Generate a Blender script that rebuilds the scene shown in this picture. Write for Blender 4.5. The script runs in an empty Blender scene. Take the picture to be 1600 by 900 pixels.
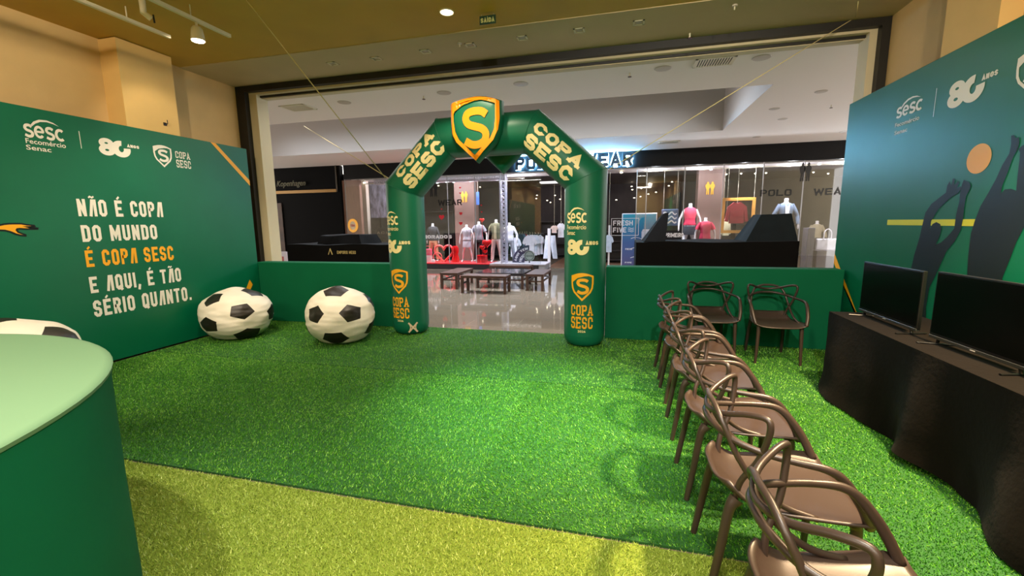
import bpy, bmesh, math, random
import numpy as np
from mathutils import Vector, Matrix
from math import sin, cos, pi, radians

random.seed(7)
S = bpy.context.scene
C = S.collection

# ------------------------------------------------------------------ camera, world, lights, exposure
CAMP = Vector((0, 0, 1.62))
FOC, PITCH, ROLL, YAW = 672.97, 0.15023, -0.011728, 0.2495
_fw = Vector((-sin(YAW) * cos(PITCH), cos(YAW) * cos(PITCH), -sin(PITCH)))
_r0 = Vector((cos(YAW), sin(YAW), 0))
_u0 = _r0.cross(_fw)
_r = cos(ROLL) * _r0 + sin(ROLL) * _u0
_u = -sin(ROLL) * _r0 + cos(ROLL) * _u0
cd = bpy.data.cameras.new('camera')
cam = bpy.data.objects.new('camera', cd)
C.objects.link(cam)
M = Matrix((_r, _u, -_fw)).transposed().to_4x4()
M.translation = CAMP
cam.matrix_world = M
cd.sensor_fit = 'HORIZONTAL'
cd.sensor_width = 36
cd.lens = 36 * FOC / 1600
cd.clip_start = 0.05
cd.clip_end = 200
S.camera = cam

w = bpy.data.worlds.new('world')
S.world = w
w.use_nodes = True
w.node_tree.nodes['Background'].inputs[0].default_value = (1.0, 0.93, 0.86, 1)
w.node_tree.nodes['Background'].inputs[1].default_value = 2.6
S.view_settings.view_transform = 'Standard'
S.view_settings.look = 'None'
S.view_settings.gamma = 1
S.view_settings.use_curve_mapping = False
S.view_settings.exposure = 0.45
try:
    S.cycles.use_denoising = True
    S.cycles.max_bounces = 7
    S.cycles.diffuse_bounces = 3
    S.cycles.glossy_bounces = 3
    S.cycles.transparent_max_bounces = 12
    S.cycles.sample_clamp_indirect = 5
    S.cycles.caustics_reflective = False
    S.cycles.caustics_refractive = False
except Exception:
    pass


def light(name, kind, loc, power, col, size=0.1, target=None, spot=None, blend=0.6, sy=None, spread=None):
    d = bpy.data.lights.new(name, kind)
    d.energy = power
    d.color = col
    if kind == 'AREA':
        d.size = size
        if sy:
            d.shape = 'RECTANGLE'
            d.size_y = sy
        if spread:
            d.spread = radians(spread)
    else:
        d.shadow_soft_size = size
    if kind == 'SPOT':
        d.spot_size = radians(spot)
        d.spot_blend = blend
    o = bpy.data.objects.new(name, d)
    C.objects.link(o)
    o.location = loc
    t = Vector(target) if target else Vector((loc[0], loc[1], 0))
    o.rotation_euler = (t - Vector(loc)).to_track_quat('-Z', 'Y').to_euler()
    return o


WARM = (1.0, 0.84, 0.62)
WHITE = (1.0, 0.95, 0.86)
COOL = (0.80, 0.90, 1.0)
# ceiling downlights of the event area (most above and behind the camera), plus added fill spots
light('downlight_and_fill', 'SPOT', (-1.85, 4.62, 3.84), 170, WARM, 0.06, spot=105)
light('downlight_and_fill', 'SPOT', (-0.8, 3.2, 3.84), 1050, (0.62, 1.0, 0.74), 0.12, (-0.8, 3.6, 0), spot=48, blend=1.0)
light('downlight_and_fill', 'SPOT', (2.15, 2.6, 3.84), 2350, (1.0, 0.70, 0.40), 0.12, (1.7, 2.8, 0), spot=84, blend=0.9)
light('downlight_and_fill', 'SPOT', (-2.7, 0.7, 3.84), 430, (1.0, 0.90, 0.78), 0.1, (-2.6, .7, 0), spot=62)
light('downlight_and_fill', 'SPOT', (0.2, 0.6, 3.84), 420, (1.0, 0.92, 0.78), 0.12, (0.0, .9, 0), spot=90)
light('downlight_and_fill', 'SPOT', (0.2, -0.8, 3.84), 520, WHITE, 0.06, (0.3, 6.0, 1.2), spot=70, blend=.8)  # unseen spot added to brighten the low walls from the front
light('downlight_and_fill', 'SPOT', (-3.4, 2.9, 3.84), 75, WARM, 0.06, (-4.9, 5.2, 0.5), spot=55)
light('downlight_and_fill', 'SPOT', (-3.6, 1.4, 3.84), 225, WARM, 0.06, (-6.3, 2.9, 1.9), spot=100)  # added spot washing the left wall
light('downlight_and_fill', 'SPOT', (-4.9, 4.2, 3.84), 28, WARM, 0.06, (-6.1, 4.75, 2.6), spot=60)  # added spot brightening the column front
light('downlight_and_fill', 'SPOT', (1.6, 0.6, 3.84), 240, WARM, 0.06, (2.9, 3.4, 2.9), spot=100)  # added spot washing the right wall
# wide fill panel added out of view to lift the room's light
light('hall_fill', 'AREA', (-1.7, -1.6, 3.85), 300, (1.0, .90, .72), 7.0, sy=1.2)
# added fill for the mall: panel hidden in the void, strip near the opening
light('void_fill', 'AREA', (-4.5, 10.0, 5.3), 560, COOL, 12.0, sy=2.0, spread=110)
light('mall_fill', 'AREA', (-2.5, 7.4, 3.72), 50, WHITE, 7.0, sy=0.2)
# shop lighting: the lamps along the window rails and the ceiling rows deeper inside
for _x in (-8.2, -7.2, -6.2, -5.3, -4.3, -3.4):
    light('window_lamp', 'POINT', (_x, 14.92, 3.06), 42, (0.93, 0.93, 1.0), 0.03)
    light('window_lamp', 'SPOT', (_x, 14.75, 3.05), 230, (0.96, 0.95, 1.0), 0.03, (_x + .1, 15.15, 1.0), spot=62)
for _x in (1.0, 2.3, 3.6, 4.9, 6.2, 7.5):
    light('window_lamp', 'POINT', (_x, 15.0, 3.10), 42, (0.90, 0.94, 1.0), 0.03)
    light('window_lamp', 'SPOT', (_x, 14.75, 3.05), 220, (0.96, 0.96, 1.0), 0.03, (_x + .1, 15.2, 1.2), spot=66)
light('shop_light', 'AREA', (-1.0, 18.0, 3.3), 34, WARM, 14.0, sy=3)
light('shop_light', 'SPOT', (-2.0, 16.2, 3.3), 90, WHITE, 0.05, (-1.9, 16.8, 0.8), spot=80)


# ------------------------------------------------------------------ helpers
def at(x, y, ax, v):
    """where the sight line through a point of the photo meets the plane: coordinate number ax = v"""
    d = _r * ((x - 800) / FOC) - _u * ((y - 450) / FOC) + _fw
    t = (v - CAMP[ax]) / d[ax]
    return CAMP + d * t


def lin(r, g, b):
    f = lambda c: (c / 255 / 12.92) if c <= 10 else (((c / 255) + 0.055) / 1.055) ** 2.4
    return (f(r), f(g), f(b), 1)


def mat(name, col, rough=0.6, metal=0.0, noise=0.0, scale=8.0, bump=0.0, bscale=60.0, spec=0.5, emit=None, es=0.0, coat=0.0, sheen=0.0, trans=0.0, stretch=None, detail=4):
    m = bpy.data.materials.new(name)
    m.use_nodes = True
    nt = m.node_tree
    b = nt.nodes['Principled BSDF']
    b.inputs['Base Color'].default_value = col
    b.inputs['Roughness'].default_value = rough
    b.inputs['Metallic'].default_value = metal
    b.inputs['Specular IOR Level'].default_value = spec
    b.inputs['Coat Weight'].default_value = coat
    b.inputs['Sheen Weight'].default_value = sheen
    b.inputs['Transmission Weight'].default_value = trans
    if emit:
        b.inputs['Emission Color'].default_value = emit
        b.inputs['Emission Strength'].default_value = es
    tc = nt.nodes.new('ShaderNodeTexCoord')
    src = tc.outputs['Object']
    if stretch:
        mp = nt.nodes.new('ShaderNodeMapping')
        mp.inputs['Scale'].default_value = stretch
        nt.links.new(src, mp.inputs[0])
        src = mp.outputs[0]
    if noise:
        n = nt.nodes.new('ShaderNodeTexNoise')
        n.inputs['Scale'].default_value = scale
        n.inputs['Detail'].default_value = detail
        nt.links.new(src, n.inputs['Vector'])
        r = nt.nodes.new('ShaderNodeValToRGB')
        r.color_ramp.elements[0].position = 0.3
        r.color_ramp.elements[1].position = 0.7
        r.color_ramp.elements[0].color = tuple(c * (1 - noise) for c in col[:3]) + (1,)
        r.color_ramp.elements[1].color = tuple(min(1, c * (1 + noise)) for c in col[:3]) + (1,)
        nt.links.new(n.outputs['Fac'], r.inputs[0])
        nt.links.new(r.outputs[0], b.inputs['Base Color'])
    if bump:
        n2 = nt.nodes.new('ShaderNodeTexNoise')
        n2.inputs['Scale'].default_value = bscale
        nt.links.new(src, n2.inputs['Vector'])
        bp = nt.nodes.new('ShaderNodeBump')
        bp.inputs['Strength'].default_value = bump
        bp.inputs['Distance'].default_value = 0.02
        nt.links.new(n2.outputs['Fac'], bp.inputs['Height'])
        nt.links.new(bp.outputs[0], b.inputs['Normal'])
    return m


def emission(name, col, s):
    return mat(name, (0.02, 0.02, 0.02, 1), emit=col, es=s)


def tag(o, label=None, cat=None, group=None, kind=None):
    if label: o['label'] = label
    if cat: o['category'] = cat
    if group: o['group'] = group
    if kind: o['kind'] = kind
    return o


def thing(name, label, cat, loc=(0, 0, 0), rz=0, group=None):
    o = bpy.data.objects.new(name, None)
    o.empty_display_size = 0.1
    C.objects.link(o)
    o.location = loc
    o.rotation_euler = (0, 0, rz)
    return tag(o, label, cat, group)


class MB:
    def __init__(s):
        s.v = []; s.f = []; s.m = []

    def add(s, vs, fs, mi=0):
        n = len(s.v)
        s.v += [tuple(p) for p in vs]
        s.f += [tuple(i + n for i in f) for f in fs]
        s.m += [mi] * len(fs)
        return s

    def box(s, a, b, mi=0, rz=0, piv=None):
        x0, y0, z0 = a; x1, y1, z1 = b
        vs = [(x0, y0, z0), (x1, y0, z0), (x1, y1, z0), (x0, y1, z0), (x0, y0, z1), (x1, y0, z1), (x1, y1, z1), (x0, y1, z1)]
        if rz:
            px, py = piv or ((x0 + x1) / 2, (y0 + y1) / 2)
            vs = [(px + (x - px) * cos(rz) - (y - py) * sin(rz), py + (x - px) * sin(rz) + (y - py) * cos(rz), z) for x, y, z in vs]
        return s.add(vs, [(0, 3, 2, 1), (4, 5, 6, 7), (0, 1, 5, 4), (1, 2, 6, 5), (2, 3, 7, 6), (3, 0, 4, 7)], mi)

    def tube(s, pts, r, n=10, mi=0, closed=False, cap=True, ell=1.0):
        pts = [Vector(p) for p in pts]
        k = len(pts)
        rs = r if isinstance(r, (list, tuple)) else [r] * k
        vs = []
        up = None
        for i, p in enumerate(pts):
            a = pts[i - 1] if (i > 0 or closed) else p
            b = pts[(i + 1) % k] if (i < k - 1 or closed) else p
            t = (b - a).normalized()
            if up is None:
                up = Vector((0, 0, 1)) if abs(t.z) < 0.9 else Vector((0, 1, 0))
            x = t.cross(up).normalized()
            up = x.cross(t).normalized()
            for j in range(n):
                q = 2 * pi * j / n
                vs.append(p + x * (rs[i] * cos(q)) + up * (rs[i] * ell * sin(q)))
        fs = []
        for i in range(k if closed else k - 1):
            for j in range(n):
                a = i * n + j; b = i * n + (j + 1) % n
                i2 = (i + 1) % k
                fs.append((a, b, i2 * n + (j + 1) % n, i2 * n + j))
        if cap and not closed:
            fs.append(tuple(range(n))[::-1])
            fs.append(tuple((k - 1) * n + j for j in range(n)))
        return s.add(vs, fs, mi)

    def loft(s, rings, mi=0, cap=True):
        """rings: list of lists of points, same count"""
        n = len(rings[0])
        vs = [p for r in rings for p in r]
        fs = []
        for i in range(len(rings) - 1):
            for j in range(n):
                fs.append((i * n + j, i * n + (j + 1) % n, (i + 1) * n + (j + 1) % n, (i + 1) * n + j))
        if cap:
            fs.append(tuple(range(n))[::-1])
            fs.append(tuple((len(rings) - 1) * n + j for j in range(n)))
        return s.add(vs, fs, mi)

    def ell(s, secs, n=16, mi=0, cx=0, cy=0):
        """stack of ellipses (z, rx, ry[, ox, oy])"""
        R = []
        for q in secs:
            z, rx, ry = q[:3]
            ox, oy = (q[3], q[4]) if len(q) > 3 else (0, 0)
            R.append([(cx + ox + rx * cos(2 * pi * j / n), cy + oy + ry * sin(2 * pi * j / n), z) for j in range(n)])
        return s.loft(R, mi)

    def prism(s, out, fn, d, mi=0):
        """outline (2D) -> solid; fn(u,v,w) gives the 3D point"""
        n = len(out)
        vs = [fn(u, v, 0) for u, v in out] + [fn(u, v, d) for u, v in out]
        from mathutils.geometry import tessellate_polygon
        tri = tessellate_polygon([[Vector((u, v, 0)) for u, v in out]])
        fs = [tuple(q[::-1]) for q in tri] + [tuple(i + n for i in q) for q in tri] + [(i, (i + 1) % n, n + (i + 1) % n, n + i) for i in range(n)]
        return s.add(vs, fs, mi)

    def build(s, name, mats, parent=None, smooth=False, bevel=0, recalc=True, seg=2):
        me = bpy.data.meshes.new(name)
        me.from_pydata(s.v, [], s.f)
        ms = mats if isinstance(mats, (list, tuple)) else [mats]
        for m in ms:
            me.materials.append(m)
        me.polygons.foreach_set('material_index', s.m)
        if recalc:
            bm = bmesh.new()
            bm.from_mesh(me)
            bmesh.ops.recalc_face_normals(bm, faces=bm.faces)
            bm.to_mesh(me)
            bm.free()
        if smooth:
            me.polygons.foreach_set('use_smooth', [True] * len(me.polygons))
            if smooth != 'all':
                try:
                    me.set_sharp_from_angle(angle=radians(40))
                except Exception:
                    pass
        o = bpy.data.objects.new(name, me)
        C.objects.link(o)
        if parent:
            o.parent = parent
        if bevel:
            b = o.modifiers.new('b', 'BEVEL')
            b.width = bevel
            b.segments = seg
            b.limit_method = 'ANGLE'
        return o


def crom(P, n=6, closed=False):
    P = [Vector(p) for p in P]
    out = []
    k = len(P)
    rng = k if closed else k - 1
    for i in range(rng):
        p1, p2 = P[i], P[(i + 1) % k]
        p0 = P[i - 1] if (i > 0 or closed) else p1 * 2 - p2
        p3 = P[(i + 2) % k] if (i + 2 < k or closed) else p2 * 2 - p1
        for j in range(n):
            t = j / n
            out.append(0.5 * ((2 * p1) + (p2 - p0) * t + (2 * p0 - 5 * p1 + 4 * p2 - p3) * t * t + (3 * p1 - p0 - 3 * p2 + p3) * t ** 3))
    if not closed:
        out.append(P[-1])
    return out


def copy_tree(o, parent=None):
    c = o.copy()
    C.objects.link(c)
    if parent:
        c.parent = parent
    for ch in list(o.children):
        copy_tree(ch, c)
    return c


def struct(name, mb, m, **k):
    o = mb.build(name, m, **k)
    o['kind'] = 'structure'
    return o


# ---- 2D lettering: meshes of (verts2d, faces)
def stroke2(pts, h, closed=False):
    P = [Vector((p[0], p[1])) for p in pts]
    k = len(P)
    L = []; R = []
    for i in range(k):
        a = P[i - 1] if (i > 0 or closed) else None
        b = P[(i + 1) % k] if (i < k - 1 or closed) else None
        if a is None:
            d = (b - P[i]).normalized(); nrm = Vector((-d.y, d.x)); s = 1
        elif b is None:
            d = (P[i] - a).normalized(); nrm = Vector((-d.y, d.x)); s = 1
        else:
            d1 = (P[i] - a).normalized(); d2 = (b - P[i]).normalized()
            n1 = Vector((-d1.y, d1.x)); n2 = Vector((-d2.y, d2.x))
            nrm = n1 + n2
            if nrm.length < 1e-4:
                nrm = n1; s = 1
            else:
                nrm.normalize(); s = 1 / max(0.35, nrm.dot(n1))
        L.append(P[i] + nrm * h * s); R.append(P[i] - nrm * h * s)
    vs = [(p.x, p.y) for p in L + R]
    fs = []
    for i in range(k if closed else k - 1):
        j = (i + 1) % k
        fs.append((i, k + i, k + j, j))
    return vs, fs


def join2(parts):
    V = []; F = []
    for v, f in parts:
        n = len(V)
        V += list(v)
        F += [tuple(i + n for i in q) for q in f]
    return V, F


def xf(m2, sx=1, sy=1, ox=0, oy=0, shear=0):
    return [((x + shear * y) * sx + ox, y * sy + oy) for x, y in m2[0]], m2[1]


def fit2(m2, x0, x1, y0, y1):
    xs = [p[0] for p in m2[0]]; ys = [p[1] for p in m2[0]]
    a, b, c, d = min(xs), max(xs), min(ys), max(ys)
    return [(x0 + (x - a) / (b - a) * (x1 - x0), y0 + (y - c) / (d - c) * (y1 - y0)) for x, y in m2[0]], m2[1]


def glyph(ch, W, H, t, c, slab, plainA=False):
    """strokes of one block capital in a box W x H, stroke t, corner cut c; slab adds feet"""
    h = t / 2
    l, r, b, p = h, W - h, h, H - h
    m = H / 2
    out = []
    A = lambda pts, closed=False: out.append(stroke2(pts, h, closed))
    bar = lambda x0, x1, y: out.append(([(x0, y - h * .9), (x1, y - h * .9), (x1, y + h * .9), (x0, y + h * .9)], [(0, 1, 2, 3)]))
    g = t * (0.5 if t < .2 * H else .22)
    accent = None
    if ch in 'SPR2':
        c = min(c, (p - m) * .36)
    if ch in 'ÃÉÍÁÊ':
        accent = ch
        ch = {'Ã': 'A', 'É': 'E', 'Í': 'I', 'Á': 'A', 'Ê': 'E'}[ch]
    if ch == 'C':
        A([(r, H * .66), (r, p - c), (r - c, p), (l + c, p), (l, p - c), (l, b + c), (l + c, b), (r - c, b), (r, b + c), (r, H * .34)])
        if slab: out.append(([(r - h, H * .6), (r + h + g * .6, H * .6), (r + h + g * .6, H * .66), (r - h, H * .66)], [(0, 1, 2, 3)]))
    elif ch in 'OQ0D':
        if ch == 'D':
            A([(l, b), (l, p), (r - c, p), (r, p - c), (r, b + c), (r - c, b)], True)
        else:
            A([(l + c, b), (l, b + c), (l, p - c), (l + c, p), (r - c, p), (r, p - c), (r, b + c), (r - c, b)], True)
        if ch == 'Q':
            A([(m * 0 + W * .55, H * .28), (r + h * .3, -h * .4)])
    elif ch == 'P' or ch == 'R':
        A([(l, 0), (l, p), (r - c, p), (r, p - c), (r, m + c * .9), (r - c, m - h * .2), (l, m - h * .2)])
        if ch == 'R':
            A([(W * .5, m), (r, 0)])
        if slab:
            bar(-g, l + h + g, h * .9); bar(-g, l, p)
    elif ch == 'A':
        if plainA:
            A([(l, 0), (W * .52, p), (r, p), (r, 0)])
        else:
            A([(l * .7, 0), (W * .5, p), (W - l * .7, 0)])
            bar(W * .25, W * .75, H * .3)
            if slab:
                bar(-g, l + h + g * .6, h * .9); bar(r - h - g * .6, W + g, h * .9)
    elif ch == 'S' or ch == '2':
        if ch == 'S':
            A([(r, H * .68), (r, p - c), (r - c, p), (l + c, p), (l, p - c), (l, m + c), (l + c, m), (r - c, m), (r, m - c), (r, b + c), (r - c, b), (l + c, b), (l, b + c), (l, H * .32)])
        else:
            A([(l, H * .7), (l, p - c), (l + c, p), (r - c, p), (r, p - c), (r, m), (l, b + h), (l, b), (W, b)])
    elif ch == 'E':
        A([(W, p), (l, p), (l, b), (W, b)]); bar(l, W * .85, m)
        if slab:
            bar(-g, l, p); bar(-g, l, b)
            A([(r, H * .74), (r, H)]); A([(r, 0), (r, H * .26)])
    elif ch == 'F':
        A([(W, p), (l, p), (l, 0)]); bar(l, W * .85, m)
    elif ch == 'N':
        A([(l, 0), (l, H)]); A([(r, 0), (r, H)]); A([(l, H - h * .6), (r, h * .6)])
    elif ch == 'M':
        A([(l, 0), (l, H)]); A([(r, 0), (r, H)]); A([(l, H - h), (W / 2, H * .3), (r, H - h)])
    elif ch == 'W':
        A([(l * .6, H), (W * .26, h), (W / 2, H * .75), (W * .74, h), (W - l * .6, H)])
    elif ch == 'V':
        A([(l, H), (W / 2, h), (r, H)])
    elif ch == 'U':
        A([(l, H), (l, b + c), (l + c, b), (r - c, b), (r, b + c), (r, H)])
    elif ch == 'I':
        A([(W / 2, 0), (W / 2, H)])
    elif ch == 'T':
        bar(0, W, p); A([(W / 2, 0), (W / 2, H)])
    elif ch == 'L':
        A([(l, H), (l, b), (W, b)])
    elif ch == 'H':
        A([(l, 0), (l, H)]); A([(r, 0), (r, H)]); bar(l, r, m)
    elif ch == 'G':
        A([(r, H * .7), (r, p - c), (r - c, p), (l + c, p), (l, p - c), (l, b + c), (l + c, b), (r - c, b), (r, b + c), (r, m), (W * .5, m)])
    elif ch in '68':
        A([(l + c, b), (l, b + c), (l, p - c), (l + c, p), (r - c, p), (r, p - c), (r, b + c), (r - c, b)], ch == '8')
        bar(l, r, m)
    elif ch == ',':
        A([(W / 2 + h * .3, t), (W / 2 - h * .6, -t * .9)])
    elif ch == '.':
        A([(W / 2, 0), (W / 2, t * 1.05)])
    if accent in ('É', 'Í', 'Á'):
        out.append(stroke2([(W * .38, H + t * .35), (W * .68, H + t * 1.15)], h * .62))
    if accent == 'Ã':
        out.append(stroke2([(W * .18, H + t * .45), (W * .36, H + t * .85), (W * .6, H + t * .5), (W * .82, H + t * .9)], h * .5))
    return join2(out) if out else ([], [])


def block(s, W, H, t, gap, c=None, slab=False, plainA=False, wid=None):
    """a line of block capitals; returns 2D mesh, its baseline at y=0, and the line's length"""
    wid = wid or {}
    x = 0; parts = []
    c = t * 0.55 if c is None else c
    base = {' ': .55, 'I': .42, ',': .45, '.': .45, 'M': 1.3, 'W': 1.4}
    for ch in s:
        ww = W * wid.get(ch, base.get(ch, 1))
        if ch == 'Í' or ch == 'I': ww = max(t, W * .35)
        if ch != ' ':
            parts.append(xf(glyph(ch, ww, H, t, c, slab, plainA), ox=x))
        x += ww + gap
    return join2(parts), x - gap


def ftext(s, bold=0.0, shear=0.0):
    cu = bpy.data.curves.new('t', 'FONT')
    cu.body = s
    cu.size = 1
    cu.offset = bold
    cu.shear = shear
    cu.resolution_u = 3
    o = bpy.data.objects.new('t', cu)
    C.objects.link(o)
    dg = bpy.context.evaluated_depsgraph_get()
    me = bpy.data.meshes.new_from_object(o.evaluated_get(dg))
    V = [(v.co.x, v.co.y) for v in me.vertices]
    F = [tuple(p.vertices) for p in me.polygons]
    bpy.data.objects.remove(o)
    bpy.data.curves.remove(cu)
    bpy.data.meshes.remove(me)
    return V, F


def poly2(pts):
    return list(pts), [tuple(range(len(pts)))]


def disc2(cx, cy, rx, ry, n=40):
    return poly2([(cx + rx * cos(2 * pi * i / n), cy + ry * sin(2 * pi * i / n)) for i in range(n)])


def ring2(cx, cy, rx, ry, h, a0=0, a1=360, n=36):
    pts = [(cx + rx * cos(radians(a0 + (a1 - a0) * i / n)), cy + ry * sin(radians(a0 + (a1 - a0) * i / n))) for i in range(n + (0 if a1 - a0 == 360 else 1))]
    return stroke2(pts, h, a1 - a0 == 360)


def flat(name, m2, fn, m, parent=None, thick=0.0, cuts=None):
    """lay a 2D mesh onto a surface given by fn(u, v)"""
    me = bpy.data.meshes.new(name)
    me.from_pydata([(x, y, 0) for x, y in m2[0]], [], m2[1])
    bm = bmesh.new(); bm.from_mesh(me)
    if cuts:
        xs = [v.co.x for v in bm.verts]; ys = [v.co.y for v in bm.verts]
        ax, step = cuts
        lo, hi = (min(xs), max(xs)) if ax == 0 else (min(ys), max(ys))
        q = lo + step
        while q < hi:
            co = (q, 0, 0) if ax == 0 else (0, q, 0)
            no = (1, 0, 0) if ax == 0 else (0, 1, 0)
            bmesh.ops.bisect_plane(bm, geom=bm.verts[:] + bm.edges[:] + bm.faces[:], plane_co=co, plane_no=no)
            q += step
    if thick:
        g = bmesh.ops.extrude_face_region(bm, geom=bm.faces[:])
        for e in g['geom']:
            if isinstance(e, bmesh.types.BMVert):
                e.co.z = thick
    bm.verts.index_update(); bm.verts.ensure_lookup_table()
    isl = {}
    k = 0
    for v0 in bm.verts:
        if v0.index in isl: continue
        st = [v0]; isl[v0.index] = k
        while st:
            q = st.pop()
            for e in q.link_edges:
                o2 = e.other_vert(q)
                if o2.index not in isl:
                    isl[o2.index] = k; st.append(o2)
        k += 1
    for v in bm.verts:
        p = Vector(fn(v.co.x, v.co.y))
        e_ = 1e-3
        nn = (Vector(fn(v.co.x + e_, v.co.y)) - p).cross(Vector(fn(v.co.x, v.co.y + e_)) - p)
        if nn.length > 0:
            p = p + nn.normalized() * (.00025 * (isl[v.index] % 5) * (4 if thick else 1))
        if thick:
            p = Vector(p) + NRM[0] * v.co.z
        v.co = p
    bm.normal_update()
    bm.to_mesh(me); bm.free()
    me.materials.append(m)
    o = bpy.data.objects.new(name, me)
    C.objects.link(o)
    if parent: o.parent = parent
    return o


NRM = [Vector((0, -1, 0))]


# the printed marks of the event, each in its own unit box
def sesc_mark():
    t = .16
    H = .62
    P = []
    # s e s c in round strokes
    def s_(ox):
        pts = [(.40, .50), (.28, .56), (.14, .53), (.09, .42), (.16, .33), (.32, .28), (.40, .20), (.36, .08), (.22, .04), (.06, .10)]
        return stroke2([(p.x + ox, p.y) for p in crom([Vector((a, b, 0)) for a, b in pts], 3)], .065)
    def e_(ox):
        return join2([ring2(ox + .24, .30, .18, .24, .06, 0, 320, 18), ([(ox + .08, .26), (ox + .44, .26), (ox + .44, .36), (ox + .08, .36)], [(0, 1, 2, 3)])])
    P += [s_(0), e_(.48), s_(.98), ring2(1.72, .30, .20, .24, .065, 50, 310, 18)]
    sw = [(.34, .56), (.52, .76), (.80, .90), (1.15, .93), (1.45, .86), (1.72, .72), (1.45, .80), (1.15, .84), (.84, .80), (.60, .68), (.42, .52)]
    P.append(poly2(sw))
    return join2(P)


def eighty_mark():
    P = [ring2(.34, .70, .19, .17, .115, 0, 360, 24), ring2(.34, .30, .21, .19, .125, 0, 360, 24)]
    P.append(ring2(.95, .47, .26, .34, .15, 82, 372, 30))
    return fit2(join2(P), 0, 1.3, 0, 1)


def anos_mark():
    return fit2(block('ANOS', .6, 1, .26, .1)[0], 0, 2.6, 0, 1)


def shield_pts(sc=1.0, n=8):
    """unit shield: width 1, height 1.2, tip at (0,-.66)"""
    top = [(-.5 + i / n, .42 + .12 * sin(pi * (i / n))) for i in range(n + 1)]
    right = [(.5, .1), (.47, -.12), (.38, -.3)]
    tip = [(0, -.66)]
    left = [(-.38, -.3), (-.47, -.12), (-.5, .1)]
    pts = top + right + tip + left
    return [(x * sc, y * sc) for x, y in pts]


def bold_s():
    pts = [(.36, .38), (.20, .48), (-.04, .50), (-.26, .44), (-.33, .28), (-.24, .13), (-.02, .05), (.20, -.02), (.33, -.16), (.30, -.36), (.12, -.47), (-.12, -.48), (-.36, -.36)]
    return stroke2([(p.x, p.y) for p in crom([Vector((a, b, 0)) for a, b in pts], 4)], .112)


def shield_mark():
    P = [stroke2(shield_pts(.92), .04, True)]
    P.append(poly2([(-.48, .40), (-.25, .50), (0, .52), (.44, .42), (.1, .40), (-.2, .32), (-.46, .12)]))
    P.append(xf(bold_s(), .62, .56, .02, -.04))
    return join2(P)


# ------------------------------------------------------------------ materials
m_beige = mat('beige_wall_paint', lin(205, 172, 118), .85, noise=.05, scale=3, bump=.05)
m_col = mat('cream_column_paint', lin(222, 184, 116), .8, noise=.04, scale=3)
m_jamb = mat('pale_jamb_paint', lin(205, 192, 160), .7)
m_ceil = mat('mustard_ceiling', lin(196, 156, 60), .6, noise=.05, scale=2)  # yellower tone of the main ceiling
m_band = mat('stone_ceiling', lin(190, 170, 130), .6, noise=.04, scale=2)  # greyer beige tone of the ceiling strip by the opening
m_mceil = mat('mall_ceiling_paint', lin(240, 232, 226), .75)
m_coffer = mat('grey_void', lin(200, 192, 188), .85)  # greyer tone than the mall ceiling around it
m_black = mat('black_metal', lin(18, 16, 12), .5)
m_fascia = mat('black_fascia', lin(16, 15, 17), .5, spec=.15)
m_green = mat('green_fabric_cover', lin(0, 94, 60), .8, noise=.06, scale=2.5, bump=.12, bscale=5, spec=.2)
m_banner = mat('green_printed_vinyl', lin(0, 98, 66), .37, noise=.07, scale=1.3, bump=.06, bscale=3, spec=.4)
m_dark = mat('dark_print', lin(16, 26, 24), .42, spec=.3)
m_print = mat('white_print', lin(232, 226, 214), .5)
m_printy = mat('orange_print', lin(240, 168, 20), .5)
m_yel = mat('yellow_print', lin(205, 205, 30), .5)
m_ballp = mat('ball_print', lin(240, 175, 90), .5)
m_cream = mat('cream_print', lin(238, 220, 158), .5)
m_infl = mat('green_inflatable_fabric', lin(12, 98, 70), .42, noise=.05, scale=2, bump=.08, bscale=4, spec=.35)
m_infly = mat('orange_inflatable_fabric', lin(245, 142, 6), .4, bump=.1, bscale=18)
m_white = mat('white_bag_vinyl', lin(236, 228, 214), .5, bump=.25, bscale=7)
m_blk = mat('black_bag_vinyl', lin(34, 28, 24), .4, bump=.2, bscale=14)
m_chair = mat('brown_moulded_plastic', lin(54, 42, 36), .38, bump=.03, bscale=300)
m_cloth = mat('black_tablecloth', lin(11, 8, 5), .9, noise=.1, scale=4, bump=.1, bscale=30, spec=.06, sheen=.02)
m_screen = mat('black_screen', lin(5, 6, 5), .2, spec=.15)
m_bezel = mat('black_bezel', lin(14, 14, 13), .3)
m_rope = mat('cream_rope', lin(220, 205, 150), .8)
m_metal = mat('white_enamel', lin(225, 215, 190), .4)
m_wood = mat('dark_bench_wood', lin(70, 45, 36), .4, noise=.2, scale=6, stretch=(1, 8, 8))
m_glasst = mat('dark_table_glass', lin(50, 45, 48), .08)
m_brown = mat('brown_shop_panel', lin(120, 92, 84), .55, noise=.12, scale=5, stretch=(8, 8, .5))
m_kiosk = mat('black_kiosk_cover', lin(14, 12, 11), .9, noise=.15, scale=3, bump=.2, bscale=5, spec=.1)
m_kioskb = mat('dark_teal_cover', lin(15, 22, 24), .85, noise=.2, scale=4, bump=.3, bscale=4, spec=.2)
m_man = mat('white_mannequin_gloss', lin(232, 224, 226), .3)


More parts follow.
